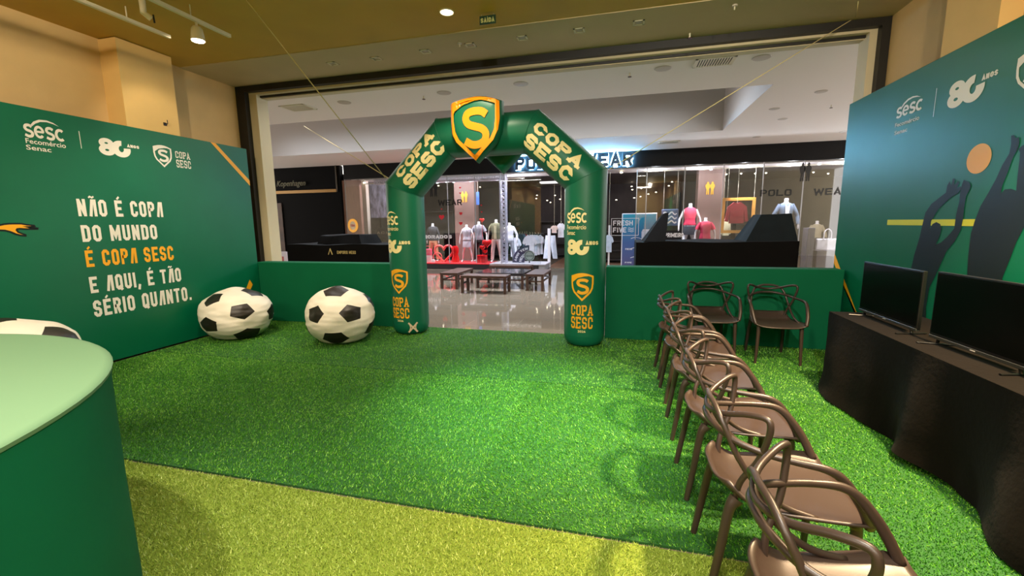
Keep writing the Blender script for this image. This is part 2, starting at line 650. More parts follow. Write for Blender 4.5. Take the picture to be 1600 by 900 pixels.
def mall_floor_mat():
    m = mat('polished_mall_tile', lin(120, 106, 92), .05, noise=.05, scale=.8, spec=.9)
    nt = m.node_tree
    b = nt.nodes['Principled BSDF']
    br = nt.nodes.new('ShaderNodeTexBrick')
    br.offset = 0
    br.inputs['Scale'].default_value = 1
    br.inputs['Mortar Size'].default_value = .004
    br.inputs['Brick Width'].default_value = .8
    br.inputs['Row Height'].default_value = .8
    br.inputs['Color1'].default_value = lin(122, 108, 94)
    br.inputs['Color2'].default_value = lin(117, 104, 90)
    br.inputs['Mortar'].default_value = lin(125, 115, 102)
    tc = nt.nodes.new('ShaderNodeTexCoord')
    nt.links.new(tc.outputs['Object'], br.inputs['Vector'])
    nt.links.new(br.outputs['Color'], b.inputs['Base Color'])
    return m


def turf_mat(name, c1, c2, c3):
    m = bpy.data.materials.new(name)
    m.use_nodes = True
    nt = m.node_tree
    b = nt.nodes['Principled BSDF']
    b.inputs['Roughness'].default_value = .45
    b.inputs['Specular IOR Level'].default_value = .45
    g = nt.nodes.new('ShaderNodeNewGeometry')
    r = nt.nodes.new('ShaderNodeValToRGB')
    r.color_ramp.elements[0].color = c1
    r.color_ramp.elements[1].color = c3
    r.color_ramp.elements.new(.55).color = c2
    tc = nt.nodes.new('ShaderNodeTexCoord')
    n = nt.nodes.new('ShaderNodeTexNoise')
    n.inputs['Scale'].default_value = 1.6
    nt.links.new(tc.outputs['Object'], n.inputs['Vector'])
    mx = nt.nodes.new('ShaderNodeMath'); mx.operation = 'MULTIPLY_ADD'
    mx.inputs[1].default_value = .45
    sb = nt.nodes.new('ShaderNodeMath'); sb.operation = 'MULTIPLY'; sb.inputs[1].default_value = .62
    nt.links.new(g.outputs['Random Per Island'], sb.inputs[0])
    nt.links.new(n.outputs['Fac'], mx.inputs[0])
    nt.links.new(sb.outputs[0], mx.inputs[2])
    nt.links.new(mx.outputs[0], r.inputs[0])
    nt.links.new(r.outputs[0], b.inputs['Base Color'])
    return m


def glass_mat(name, tint=(1, 1, 1, 1), refl=.10):
    m = bpy.data.materials.new(name)
    m.use_nodes = True
    nt = m.node_tree
    for n in list(nt.nodes):
        if n.type == 'BSDF_PRINCIPLED': nt.nodes.remove(n)
    out = [n for n in nt.nodes if n.type == 'OUTPUT_MATERIAL'][0]
    tr = nt.nodes.new('ShaderNodeBsdfTransparent'); tr.inputs[0].default_value = tint
    gl = nt.nodes.new('ShaderNodeBsdfGlossy'); gl.inputs['Roughness'].default_value = .02
    mx = nt.nodes.new('ShaderNodeMixShader')
    mx.inputs[0].default_value = refl
    nt.links.new(tr.outputs[0], mx.inputs[1]); nt.links.new(gl.outputs[0], mx.inputs[2])
    nt.links.new(mx.outputs[0], out.inputs['Surface'])
    return m


m_glass = glass_mat('shop_window_glass', (.93, .94, .95, 1), .10)

# ------------------------------------------------------------------ the setting
struct('floor', MB().box((-17, -3, -.12), (9, 26, -.012)), mall_floor_mat())
struct('wall_left', MB().box((-6.55, -3, 0), (-6.35, 6.3, 4.0)), m_beige)
struct('wall_back', MB().box((-6.55, -3.1, 0), (3.15, -2.95, 4.0)), m_beige)
struct('wall_right', MB().box((2.95, -3, 0), (3.15, 6.3, 4.0)), m_beige)
struct('trim_1', MB().box((-6.35, 4.3, 0), (-6.06, 4.98, 3.92)), m_col)
struct('trim_2', MB().box((2.80, 4.45, 0), (2.95, 5.08, 3.92)), m_col)
struct('ceiling', MB().box((-6.55, -3, 3.93), (3.15, 5.33, 4.05)), m_ceil)
struct('ceiling_band', MB().box((-6.55, 5.33, 3.92), (3.15, 6.27, 4.05)), m_band)
# opening: black shutter track, pale lining
struct('trim_3', MB().box((-6.35, 6.27, 3.83), (3.1, 6.36, 4.05)), m_black)
struct('trim_4', MB().box((-6.35, 6.36, 3.80), (3.1, 6.44, 3.95)).box((-6.35, 6.47, 3.76), (3.1, 6.60, 4.0)), m_jamb)
struct('trim_5', MB().box((-6.35, 6.44, 3.77), (3.1, 6.47, 3.95)), m_black)
struct('trim_6', MB().box((-6.35, 6.27, 0), (-6.17, 6.36, 3.83)), m_black)
struct('trim_7', MB().box((-6.35, 6.36, 0), (-6.02, 6.60, 3.80)), m_jamb)
struct('trim_8', MB().box((2.86, 6.27, 0), (3.0, 6.36, 3.83)), m_black)
struct('trim_9', MB().box((2.78, 6.36, 0), (3.0, 6.60, 3.80)), m_jamb)
struct('trim_10', MB().box((-17, 6.40, 0), (-6.3, 6.60, 4.0)).box((2.99, 6.40, 0), (9, 6.60, 4.0)), m_jamb)

# mall ceiling with its rectangular void
ZC = 3.80
VX0, VX1, VY0, VY1 = -15.5, 2.33, 8.25, 11.95
mb = MB()
mb.box((-17, 6.6, ZC), (9, VY0, ZC + .2)).box((-17, VY1, ZC), (9, 14.5, ZC + .2)).box((VX1, VY0, ZC), (9, VY1, ZC + .2)).box((-17, VY0, ZC), (VX0, VY1, ZC + .2))
struct('ceiling_mall', mb, m_mceil)
mb = MB()
mb.box((VX0, VY1, ZC + .2), (VX1, VY1 + .1, 5.4)).box((VX0, VY0 - .1, ZC + .2), (VX1, VY0, 5.4)).box((VX1, VY0, ZC + .2), (VX1 + .1, VY1, 5.4)).box((VX0 - .1, VY0, ZC + .2), (VX0, VY1, 5.4))
mb.box((VX0, VY0 - .1, 5.4), (VX1, VY1 + .1, 5.5))
struct('ceiling_void', mb, m_coffer)
mb = MB()
mb.box((VX0, VY1 - .004, ZC + .001), (VX1, VY1, ZC + .21)).box((VX1 - .004, VY0, ZC + .001), (VX1, VY1, ZC + .21))
struct('ceiling_void_lining', mb, m_coffer)

# shop shell
SY = 14.5
m_shopwall = mat('dark_shop_wall', lin(50, 42, 44), .7, noise=.3, scale=1.2, stretch=(2, 2, .6))
m_shopceil = mat('grey_shop_ceiling', lin(84, 78, 82), .6)
struct('wall_shop_back', MB().box((-11, 22, 0), (9, 22.2, 3.5)), m_shopwall)
struct('wall_shop_side', MB().box((-11.1, SY + .16, 0), (-10.95, 22, 3.5)).box((8.9, SY + .1, 0), (9.05, 22, 3.5)), m_shopwall)
struct('ceiling_shop', MB().box((-11, SY + .1, 3.42), (9, 22, 3.5)), m_shopceil)
struct('floor_shop', MB().box((-2.6, SY + .9, -.01), (9, 22, 0.0)), mat('brown_shop_floor', lin(120, 88, 70), .35, noise=.15, scale=4))
struct('wall_mall_far', MB().box((-10.1, SY - .06, 3.30), (9, SY + .1, ZC)), m_fascia)
m_kopen = mat('black_shop_front', lin(6, 5, 5), .7, spec=.08)
KX = at(536, 300, 1, SY)[0]
struct('wall_shop_left', MB().box((-17, SY - .1, 0), (KX - .02, SY + .1, ZC)), m_kopen)

# ------------------------------------------------------------------ artificial turf
def blades(name, parent, m, x0, x1, y0, y1, dens, seed, ln=(.010, .020), wd=.0032, lean=(0, 0), near=None):
    rng = np.random.default_rng(seed)
    n = int((x1 - x0) * (y1 - y0) * dens)
    x = rng.uniform(x0, x1, n); y = rng.uniform(y0, y1, n)
    L = rng.uniform(ln[0], ln[1], n)
    a = rng.uniform(0, 2 * pi, n)
    dx = np.cos(a) * wd; dy = np.sin(a) * wd
    lx = rng.normal(lean[0], .45, n) * L; ly = rng.normal(lean[1], .45, n) * L
    V = np.zeros((n, 3, 3), np.float32)
    V[:, 0, 0] = x - dx; V[:, 0, 1] = y - dy
    V[:, 1, 0] = x + dx; V[:, 1, 1] = y + dy
    V[:, 2, 0] = x + lx; V[:, 2, 1] = y + ly; V[:, 2, 2] = L
    V[:, :2, 2] = .0005
    me = bpy.data.meshes.new(name)
    me.vertices.add(3 * n)
    me.vertices.foreach_set('co', V.reshape(-1))
    me.loops.add(3 * n)
    me.loops.foreach_set('vertex_index', np.arange(3 * n, dtype=np.int32))
    me.polygons.add(n)
    me.polygons.foreach_set('loop_start', np.arange(0, 3 * n, 3, dtype=np.int32))
    me.update(calc_edges=True)
    me.materials.append(m)
    o = bpy.data.objects.new(name, me)
    C.objects.link(o)
    o.parent = parent
    o['kind'] = 'stuff'
    return o


def turf(label, x0, x1, y0, y1, mats, regs):
    t = thing('artificial_turf', label, 'turf')
    MB().box((x0, y0, -.01), (x1, y1, .003)).build('backing', mats[0], t)
    for i, r in enumerate(regs):
        blades('turf_pile', t, mats[1], *r[0], r[1], 11 + i + int(y0 * 7), **(r[2] if len(r) > 2 else {}))
    return t


m_tb = mat('turf_backing_green', lin(24, 78, 20), .9, noise=.25, scale=120)
m_tg = turf_mat('green_turf_yarn', lin(38, 98, 8), lin(76, 152, 26), lin(165, 218, 92))
m_tyb = mat('turf_backing_olive', lin(104, 122, 30), .9, noise=.25, scale=120)
m_ty = turf_mat('olive_turf_yarn', lin(104, 130, 34), lin(150, 174, 66), lin(200, 208, 116))
turf('green artificial turf roll along the low green wall and under the arch', -5.93, 2.64, 4.165, 6.12, (m_tb, m_tg), [((-5.9, 2.6, 4.165, 6.12), 7000)])
turf('wide green artificial turf roll in the middle, between the dark seam and the olive turf', -5.93, 2.64, 2.075, 4.15, (m_tb, m_tg),
     [((-5.9, -.85, 2.075, 4.15), 13000, dict(lean=(.2, .1))), ((-.85, 2.6, 2.075, 4.15), 15000, dict(lean=(-.25, -.3)))])
turf('yellowish olive artificial turf strip nearest the viewer', -5.93, 2.64, -1.0, 2.05, (m_tyb, m_ty), [((-3.6, 2.3, .75, 2.05), 21000)])

# ------------------------------------------------------------------ low partition walls
def low_wall(x0, x1, label):
    t = thing('low_partition', label, 'partition', ((x0 + x1) / 2, 6.15, 0), 0, None)
    hx = (x1 - x0) / 2
    MB().box((-hx, -.14, 0), (hx, .11, 1.01)).build('cover', m_green, t, bevel=.012)
    return t


low_wall(-6.02, -3.42, 'low green fabric-covered wall behind the two football bean bags')
low_wall(-.20, 2.63, 'low green fabric-covered wall behind the two separate chairs')

# ------------------------------------------------------------------ printed backdrops
def backdrop(side):
    if side == 'L':
        t = thing('backdrop_panel', 'tall green printed backdrop with white slogan NÃO É COPA DO MUNDO', 'backdrop', (-6.0, 4, 0))
        MB().box((-.03, -5.2, 0.01), (.03, 2.0, 2.86)).build('panel', m_banner, t, bevel=.006)
        fn = lambda u, v: (.0325, u - 4, v)
    else:
        t = thing('backdrop_panel', 'tall green printed backdrop with volleyball player silhouettes behind the screens', 'backdrop', (2.68, 4, 0))
        MB().box((-.03, -5.2, 0.01), (.03, 2.37, 3.0)).build('panel', m_banner, t, bevel=.006)
        fn = lambda u, v: (-.0325, -u - 4, v)
    return t, fn


def logos(t, fn, u, scale=1):
    """u: dict of boxes"""
    def put(name, m2, box, m=m_print, dz=0):
        flat(name, fit2(m2, *box), fn, m, t)
    put('sesc_logo', sesc_mark(), u['sesc'])
    put('printed_text', ftext('Fecomércio', .012), u['fec'])
    put('printed_text', ftext('Senac', .012), u['sen'])
    put('divider_line', poly2([(0, 0), (1, 0), (1, 1), (0, 1)]), u['div'])
    put('anniversary_logo', eighty_mark(), u['eighty'])
    put('printed_text', anos_mark(), u['anos'])
    put('shield_logo', shield_mark(), u['shield'])
    if 'copa' in u:
        put('printed_text', block('COPA', .55, 1, .15, .16, slab=True)[0], u['copa'])
        put('printed_text', block('SESC', .55, 1, .15, .16, slab=True)[0], u['sesc2'])


t, fn = backdrop('L')
for s, u1, v0, v1, m in (('NÃO É COPA', 4.53, 1.75, 1.945, m_print), ('DO MUNDO', 4.42, 1.46, 1.65, m_print), ('É COPA SESC', 4.60, 1.17, 1.362, m_printy), ('E AQUI, É TÃO', 4.665, .865, 1.055, m_print), ('SÉRIO QUANTO.', 4.78, .58, .775, m_print)):
    H = v1 - v0
    (V, F), Wd = block(s, H * .52, H, H * .19, H * .14, c=H * .10, plainA=True)
    k = (u1 - 3.59) / Wd
    flat('printed_text', ([(3.59 + x * k, v0 + y) for x, y in V], F), fn, m, t)
logos(t, fn, dict(sesc=(3.24, 3.57, 2.55, 2.755), fec=(3.24, 3.575, 2.49, 2.54), sen=(3.235, 3.44, 2.425, 2.475), div=(3.715, 3.722, 2.51, 2.70), eighty=(3.89, 4.235, 2.47, 2.67),
                  anos=(4.20, 4.34, 2.60, 2.645), shield=(4.51, 4.75, 2.41, 2.695), copa=(4.80, 5.01, 2.555, 2.66), sesc2=(4.80, 5.01, 2.43, 2.535)))
flat('corner_stripe', poly2([(5.36, 2.858), (5.44, 2.858), (6.0, 2.36), (6.0, 2.27)]), fn, m_printy, t)
flat('corner_stripe', poly2([(5.42, .02), (5.36, .02), (5.80, .74), (5.85, .65)]), fn, m_printy, t)
# the drawn arm with its dark outline, reaching in from the left
arm = [(-300, 470), (-120, 430), (0, 390), (120, 365), (250, 350), (600, 350), (720, 375), (960, 400), (975, 425), (870, 440), (720, 436), (860, 462), (1060, 478), (1055, 500), (700, 500), (560, 492), (490, 500), (470, 530), (520, 590), (620, 630), (720, 662), (722, 690), (600, 682), (440, 640), (300, 580), (150, 542), (0, 535), (-120, 560), (-300, 610)]
arm2 = []
for x, y in arm:
    p = at(x / 18, 330 + y / 18, 0, -5.965)
    arm2.append((p.y, p.z))
flat('drawn_arm', poly2(arm2), fn, m_printy, t)
flat('drawn_outline', stroke2(arm2, .008, True), lambda u, v: (.034, u - 4, v), m_dark, t)

t, fn = backdrop('R')
logos(t, fn, dict(sesc=(-5.36, -4.97, 2.605, 2.765), fec=(-5.36, -4.99, 2.525, 2.565), sen=(-5.355, -5.15, 2.45, 2.49), div=(-4.80, -4.793, 2.505, 2.745), eighty=(-4.64, -4.25, 2.52, 2.73),
                  anos=(-4.29, -4.14, 2.655, 2.705), shield=(-3.98, -3.72, 2.45, 2.74), copa=(-3.68, -3.46, 2.61, 2.72), sesc2=(-3.68, -3.46, 2.48, 2.59)))
flat('printed_ball', disc2(-4.205, 2.066, .120, .112), fn, m_ballp, t)
flat('net_line', poly2([(-5.30, 1.553), (-.5, 1.553), (-.5, 1.606), (-5.30, 1.606)]), fn, m_yel, t)
flat('corner_stripe', poly2([(-6.36, 1.18), (-6.36, 1.06), (-5.02, .01), (-5.12, .01)]), fn, m_printy, t)
fn2 = lambda u, v: (-.034, -u - 4, v)
s1 = [(1395, 560), (1408, 500), (1418, 440), (1424, 418), (1428, 400), (1437, 370), (1441, 352), (1446, 332), (1455, 319), (1470, 307), (1478, 301), (1480, 290), (1484, 283), (1486, 290), (1489, 279), (1492, 279), (1491, 289), (1497, 283), (1499, 285), (1495, 294), (1501, 291), (1502, 294), (1497, 302), (1488, 307), (1482, 312), (1466, 327), (1455, 345), (1453, 358),
      (1457, 350), (1463, 347), (1469, 350), (1471, 358), (1468, 370), (1462, 382), (1470, 379), (1480, 370), (1491, 357), (1494, 335), (1499, 315), (1500, 302), (1504, 285), (1506, 281), (1510, 283), (1514, 284), (1517, 290), (1515, 297), (1510, 305), (1507, 320), (1505, 340), (1501, 360), (1491, 378), (1479, 392), (1470, 412), (1462, 430), (1452, 450), (1447, 480), (1446, 560)]
s2 = [(1500, 560), (1505, 470), (1511, 438), (1513, 400), (1517, 365), (1523, 345), (1532, 322), (1545, 300), (1556, 280), (1566, 258), (1577, 240), (1580, 225), (1580, 212), (1584, 211), (1588, 216), (1592, 214), (1593, 222), (1591, 232), (1583, 245), (1575, 268), (1566, 290), (1564, 302), (1570, 296), (1580, 295), (1588, 298), (1590, 275), (1593, 250), (1594, 238), (1591, 233), (1597, 228), (1606, 222), (1612, 235), (1606, 260), (1603, 300), (1606, 340), (1600, 355), (1588, 378), (1580, 400), (1572, 420), (1566, 435), (1568, 450), (1570, 470), (1560, 560)]
for s in (s1, s2):
    pts = []
    for x, y in s:
        p = at(x, y, 0, 2.646)
        pts.append((-p.y, p.z))
    flat('player_silhouette', poly2(pts), fn2, m_dark, t)

# ------------------------------------------------------------------ round counter at the left
t = thing('round_counter', 'round counter wrapped in green fabric with a bright flat top, at the left edge', 'counter', (-2.99, .02, 0))
R = 1.55
mb = MB()
n = 96
secs = []
for z, dr in ((0.0, .0), (.5, -.004), (.99, 0), (1.03, .006)):
    secs.append([((R + dr + .004 * sin(9 * a) * (1 - z)) * cos(a) if False else (R + dr + .003 * sin(11 * 2 * pi * j / n) * (1 - z)) * cos(2 * pi * j / n), (R + dr + .003 * sin(11 * 2 * pi * j / n) * (1 - z)) * sin(2 * pi * j / n), z) for j in range(n) for a in (0,)])
mb.loft(secs)
mb.build('side_cover', m_green, t, smooth=True)
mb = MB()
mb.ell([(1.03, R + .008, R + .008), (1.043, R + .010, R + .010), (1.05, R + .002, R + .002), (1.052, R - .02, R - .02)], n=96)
mb.build('top_cover', mat('lit_green_top_cover', lin(96, 128, 92), .6, bump=.05, bscale=4), t, smooth=True)  # cover colour lightened to stand in for lamp brightness on the top

# ------------------------------------------------------------------ football bean bags
def trunc_icosa(sub=5):
    ph = (1 + 5 ** .5) / 2
    iv = [Vector(v).normalized() for v in ((-1, ph, 0), (1, ph, 0), (-1, -ph, 0), (1, -ph, 0), (0, -1, ph), (0, 1, ph), (0, -1, -ph), (0, 1, -ph), (ph, 0, -1), (ph, 0, 1), (-ph, 0, -1), (-ph, 0, 1))]
    nb = {i: [j for j in range(12) if j != i and (iv[i] - iv[j]).length < 1.1] for i in range(12)}
    faces = []
    for i in range(12):
        ax = iv[i]
        e = ax.orthogonal().normalized(); g = ax.cross(e)
        pts = [(iv[i] * 2 + iv[j]) / 3 for j in nb[i]]
        pts.sort(key=lambda p: math.atan2(p.dot(g), p.dot(e)))
        faces.append((pts, 1))
    for i in range(12):
        for j in nb[i]:
            for k in nb[i]:
                if i < j < k and k in nb[j]:
                    pts = []
                    for a, b in ((i, j), (j, i), (j, k), (k, j), (k, i), (i, k)):
                        pts.append((iv[a] * 2 + iv[b]) / 3)
                    faces.append((pts, 0))
    mb = MB()
    for pts, mi in faces:
        cnt = sum(pts, Vector()) / len(pts)
        for q in range(len(pts)):
            A, B = pts[q], pts[(q + 1) % len(pts)]
            idx = {}
            vs = []
            for a in range(sub + 1):
                for b in range(sub + 1 - a):
                    idx[(a, b)] = len(vs)
                    vs.append((cnt + (A - cnt) * a / sub + (B - cnt) * b / sub).normalized())
            fs = []
            for a in range(sub):
                for b in range(sub - a):
                    fs.append((idx[(a, b)], idx[(a + 1, b)], idx[(a, b + 1)]))
                    if a + b < sub - 1:
                        fs.append((idx[(a + 1, b)], idx[(a + 1, b + 1)], idx[(a, b + 1)]))
            mb.add(vs, fs, mi)
    return mb


def bean_bag(label, loc, R, H, face, seed, lean):
    """face = (x, y, turn): where one black patch sits seen by the viewer, and the bearing of its neighbour"""
    from mathutils import noise
    t = thing('football_bean_bag', label, 'bean bag', loc, 0, None)
    src = trunc_icosa(7)
    f = Vector((loc[0], loc[1], 0)).normalized(); r = Vector((f.y, -f.x, 0)); u = Vector((0, 0, 1))
    fx, fy, turn = face
    a = (r * fx + u * fy - f * math.sqrt(1 - fx * fx - fy * fy)).normalized()
    b = r * cos(radians(turn)) + u * sin(radians(turn))
    b = (b - a * b.dot(a)).normalized()
    ph = (1 + 5 ** .5) / 2
    A = Vector((-1, ph, 0)).normalized(); B0 = Vector((1, ph, 0)).normalized()
    B = (B0 - A * B0.dot(A)).normalized()
    rm = Matrix((a, b, a.cross(b))).transposed() @ Matrix((A, B, A.cross(B)))
    off = Vector((seed * 3.1, seed * 1.7, 0))
    vs = []
    for v in src.v:
        p = rm @ Vector(v)
        th = p.z
        hr = math.hypot(p.x, p.y)
        ang = math.atan2(p.y, p.x)
        zz = (th + 1) / 2
        # broad sagging sack: flat foot, full belly, domed top
        rad = (1 - abs(th) ** 2.2) ** (1 / 2.2) if th > 0 else (1 - abs(th) ** 2.6) ** (1 / 2.6)
        rad *= R * (1 - .05 * zz)
        z = H * (zz ** .95)
        if th < -.8:
            z *= max(0, 1 - ((-.8 - th) / .2)) ** .7
        nz = noise.noise(p * 1.3 + off) * .055 + noise.noise(p * 2.8 + off) * .022
        nz += noise.noise(Vector((p.x * 2.5, p.y * 2.5, p.z * 9)) + off * 2) * .014
        rad *= 1 + nz * 1.3
        z *= 1 + .5 * nz * (1 if th > -.5 else 0)
        z += .035 * math.exp(-((hr / .22) ** 2)) * (th > 0)
        q = Vector((cos(ang) * rad + lean[0] * zz * zz, sin(ang) * rad + lean[1] * zz * zz, max(z, .004)))
        vs.append(tuple(q))
    w_ = MB(); b_ = MB()
    for mi, tgt in ((0, w_), (1, b_)):
        ids = {}
        for f, m in zip(src.f, src.m):
            if m != mi: continue
            nf = []
            for i in f:
                key = tuple(round(c, 5) for c in vs[i])
                if key not in ids:
                    ids[key] = len(tgt.v); tgt.v.append(vs[i])
                nf.append(ids[key])
            if len(set(nf)) == 3:
                tgt.f.append(tuple(nf)); tgt.m.append(0)
    a = w_.build('white_panels', m_white, t, smooth='all')
    b = b_.build('black_panels', m_blk, t, smooth='all')
    return t


bean_bag('football bean bag, the squat one beside the slogan backdrop', (-5.45, 5.02, 0.004), .48, .70, (.12, .25, -83), 1, (0, 0))
bean_bag('football bean bag, the taller peaked one beside the inflatable arch', (-3.78, 5.14, 0.004), .465, .74, (.30, .22, 100), 2, (-.03, 0))
bean_bag('football bean bag mostly hidden behind the round green counter', (-5.37, 2.52, 0.004), .52, .79, (-.3, .5, 20), 3, (0, 0))

# ------------------------------------------------------------------ inflatable arch
AL = Vector((-3.06, 5.80)); AR = Vector((-.46, 5.70))
adir = Vector(((AR - AL).x, (AR - AL).y, 0)).normalized()
afr = Vector((adir.y, -adir.x, 0))  # faces the viewer
arch = thing('inflatable_arch', 'green inflatable arch with orange shield and COPA SESC lettering', 'inflatable arch', (-1.76, 5.75, 0))
RA = .268


def aw(u, z, w=0.0):
    """u along the arch from its middle, w towards the viewer"""
    return Vector((0, 0, 0)) + adir * u + afr * w + Vector((0, 0, z))


Hs = (AR - AL).length / 2
J = [(-Hs, 0), (-Hs, 2.12), (-.62, 2.78), (.60, 2.78), (Hs, 2.16), (Hs, 0)]


def sweep_seg(mb, P0, P1, m0, m1, n=40, k=14, bulge=.012):
    """one tube panel between two mitre planes; P in arch (u,z) coordinates, m = plane normals"""
    d = Vector((P1[0] - P0[0], P1[1] - P0[1])); L = d.length; d.normalize()
    s = Vector((-d.y, d.x))
    rings = []
    for i in range(k + 1):
        ring = []
        for j in range(n):
            a = 2 * pi * j / n
            q = RA * cos(a); wv = RA * sin(a)
            def hitp(P, m):
                o = Vector(P) + s * q
                return (Vector(P) - o).dot(m) / d.dot(m)
            t0 = hitp(P0, m0); t1 = L + hitp(P1, m1)
            tt = t0 + (t1 - t0) * i / k
            sc = 1 - bulge * (2 * i / k - 1) ** 6 * 1.0
            o = Vector(P0) + s * q * sc + d * tt
            ring.append(aw(o.x, o.y, wv * sc))
        rings.append(ring)
    mb.loft(rings, 0, cap=False)


nrm = []
for i in range(len(J)):
    if i == 0:
        nrm.append((Vector(J[1]) - Vector(J[0])).normalized())
    elif i == len(J) - 1:
        nrm.append((Vector(J[-1]) - Vector(J[-2])).normalized())
    else:
        nrm.append(((Vector(J[i]) - Vector(J[i - 1])).normalized() + (Vector(J[i + 1]) - Vector(J[i])).normalized()).normalized())
mb = MB()
J2 = [(J[0][0], .16)] + J[1:-1] + [(J[-1][0], .16)]
for i in range(len(J2) - 1):
    sweep_seg(mb, J2[i], J2[i + 1], nrm[i], nrm[i + 1], bulge=.0 if i in (0, 4) else .01)
for sgn in (-1, 1):
    rings = []
    for z, k in ((.16, 1.0), (.11, .985), (.07, .94), (.035, .86), (.012, .74), (.004, .5)):
        rings.append([aw(sgn * Hs + RA * k * cos(2 * pi * j / 40), z, RA * k * sin(2 * pi * j / 40)) for j in range(40)])
    mb.loft(rings)
mb.build('arch_tube', m_infl, arch, smooth=True)
for i in range(1, 5):
    P = J[i]; m = nrm[i]; s = Vector((-m.y, m.x))
    d = (Vector(J[i]) - Vector(J[i - 1])).normalized()
    k = 1 / abs(s.dot(Vector((-d.y, d.x))))
    MB().tube([aw(P[0] + s.x * RA * k * cos(a), P[1] + s.y * RA * k * cos(a), RA * sin(a)) for a in [2 * pi * j / 40 for j in range(40)]], .0045, 6, closed=True).build('seam', m_infl, arch, smooth=True)


def leg_fn(cu, z0=0):
    return lambda x, y: aw(cu + (RA + .0025) * sin(x / RA), y + z0, (RA + .0025) * cos(x / RA))


for cu, dx in ((-Hs, -.02), (Hs, 0.0)):
    f = leg_fn(cu)
    P = lambda nm, m2, b, m: flat(nm, fit2(m2, b[0] + dx, b[1] + dx, b[2], b[3]), f, m, arch, cuts=(0, .02))
    P('sesc_logo', sesc_mark(), (-.235, .045, 1.605, 1.80), m_cream)
    P('printed_text', ftext('Fecomércio', .012), (-.235, .04, 1.53, 1.585), m_cream)
    P('printed_text', ftext('Senac', .012), (-.235, -.10, 1.46, 1.515), m_cream)
    P('anniversary_logo', eighty_mark(), (-.225, .08, 1.21, 1.405), m_cream)
    P('printed_text', anos_mark(), (.035, .20, 1.335, 1.395), m_cream)
    P('shield_logo', shield_mark(), (-.145, .145, .625, .985), m_printy)
    P('printed_text', block('COPA', .55, 1, .16, .14, slab=True)[0], (-.145, .145, .435, .595), m_printy)
    P('printed_text', block('SESC', .55, 1, .16, .14, slab=True)[0], (-.145, .145, .265, .42), m_printy)
    P('printed_text', ftext('2026', .02), (-.05, .05, .215, .245), m_cream)


def beam_fn(P0, P1):
    d = (Vector(P1) - Vector(P0)).normalized()
    s = Vector((-d.y, d.x))
    mid = (Vector(P0) + Vector(P1)) / 2
    def f(x, y):
        r = RA + .0025
        o = mid + d * x + s * (r * sin(y / RA))
        return aw(o.x, o.y, r * cos(y / RA))
    return f


for P0, P1, sh in ((J[1], J[2], .05), (J[3], J[4], -.03)):
    f = beam_fn(P0, P1)
    for s, v in (('COPA', .012), ('SESC', -.200)):
        m2, L = block(s, .17, .18, .050, .022, slab=True, c=.036)
        flat('printed_text', fit2(m2, -.385 + sh, .385 + sh, v, v + .188), f, m_cream, arch, cuts=(1, .02))
# cloth patch with crossed tape near the foot of the left leg
f = leg_fn(-Hs)
flat('cross_patch', join2([stroke2([(.10, .06), (.23, .20)], .012), stroke2([(.23, .06), (.10, .20)], .012), stroke2([(.11, .20), (.13, .13), (.11, .06)], .006), stroke2([(.22, .20), (.20, .13), (.22, .06)], .006)]), f, mat('pinkish_tape', lin(214, 190, 160), .5), arch, cuts=(0, .02))

# shield, an inflated cushion in front of and behind the top tube
def cushion(mb, cu, cz, w0, sx, sz, depth, front=True, band=None):
    sh = shield_pts(1.0, 16)
    prof = [(.0, 1.0), (.35, .995), (.62, .96), (.82, .88), (.92, .78), (.97, .60), (1.0, .35), (1.01, .1)]
    rings = []
    for dd, k in prof:
        rings.append([aw(cu + x * sx * k, cz + y * sz * k, w0 + dd * depth) for x, y in sh])
    n = len(sh)
    base = len(mb.v)
    mb.loft(rings[::-1] if not front else rings, 0, cap=True)
    return rings


mb = MB()
cushion(mb, -.04, 2.83, .27, .68, .68, .16)
mb.build('shield_cushion', m_infl, arch, smooth=True)
mb = MB()
cushion(mb, .05, 2.77, -.50, .68, .68, .18)
mb.build('rear_shield_cushion', m_infl, arch, smooth=True)


def shield_surf(x, y):
    """front surface height of the cushion over unit shield coordinates"""
    r = max(abs(x) / .5, y / .5 if y > 0 else (-y / .66 + abs(x) * .9))
    r = min(1, r)
    return 1.01 - .06 * r ** 4 - .30 * max(0, r - .86) / .14 * (r > .86)


def face_fn(x, y):
    # keep the print a little proud of the cushion
    return aw(x * .68 - .04, 2.83 + y * .68, .27 + .16 * shield_surf(x, y) + .006)


def dense(m2, step=.04):
    return m2


flat('shield_border', join2([stroke2(shield_pts(.88, 16), .034, True), poly2([(-.46, .40), (-.25, .47), (0, .50), (.42, .42), (.2, .435), (0, .42), (-.22, .36), (-.38, .26), (-.45, .12)])]), face_fn, m_infly, arch, cuts=(0, .05))
flat('shield_letter', xf(bold_s(), .58, .60, .03, -.06), face_fn, m_infly, arch, cuts=(0, .05))

# guy ropes
def rope(label, pts, r=.006):
    o = MB().tube(pts, r, 6).build('guy_rope', m_rope, smooth='all')
    return tag(o, label, 'rope')


aL = Vector((AL.x - .24, AL.y - .1, 2.27)); aR = Vector((AR.x + .29, AR.y + .05, 2.28))
rope('long cream rope running from the left shoulder of the arch up to the room ceiling', [aL, at(385, 0, 2, 3.93) ])
rope('thin cream rope running from the left shoulder of the arch out to the mall ceiling', [aL + Vector((0, .12, 0)), at(475, 197, 2, 3.80)])
rope('thin cream rope running from the right shoulder of the arch up to the opening corner', [aR, at(1340, 25, 1, 6.28)])
rope('short cream cord hanging in the upper right corner of the opening', [at(1341, 2, 2, 3.92), at(1338, 27, 1, 6.2)], .005)

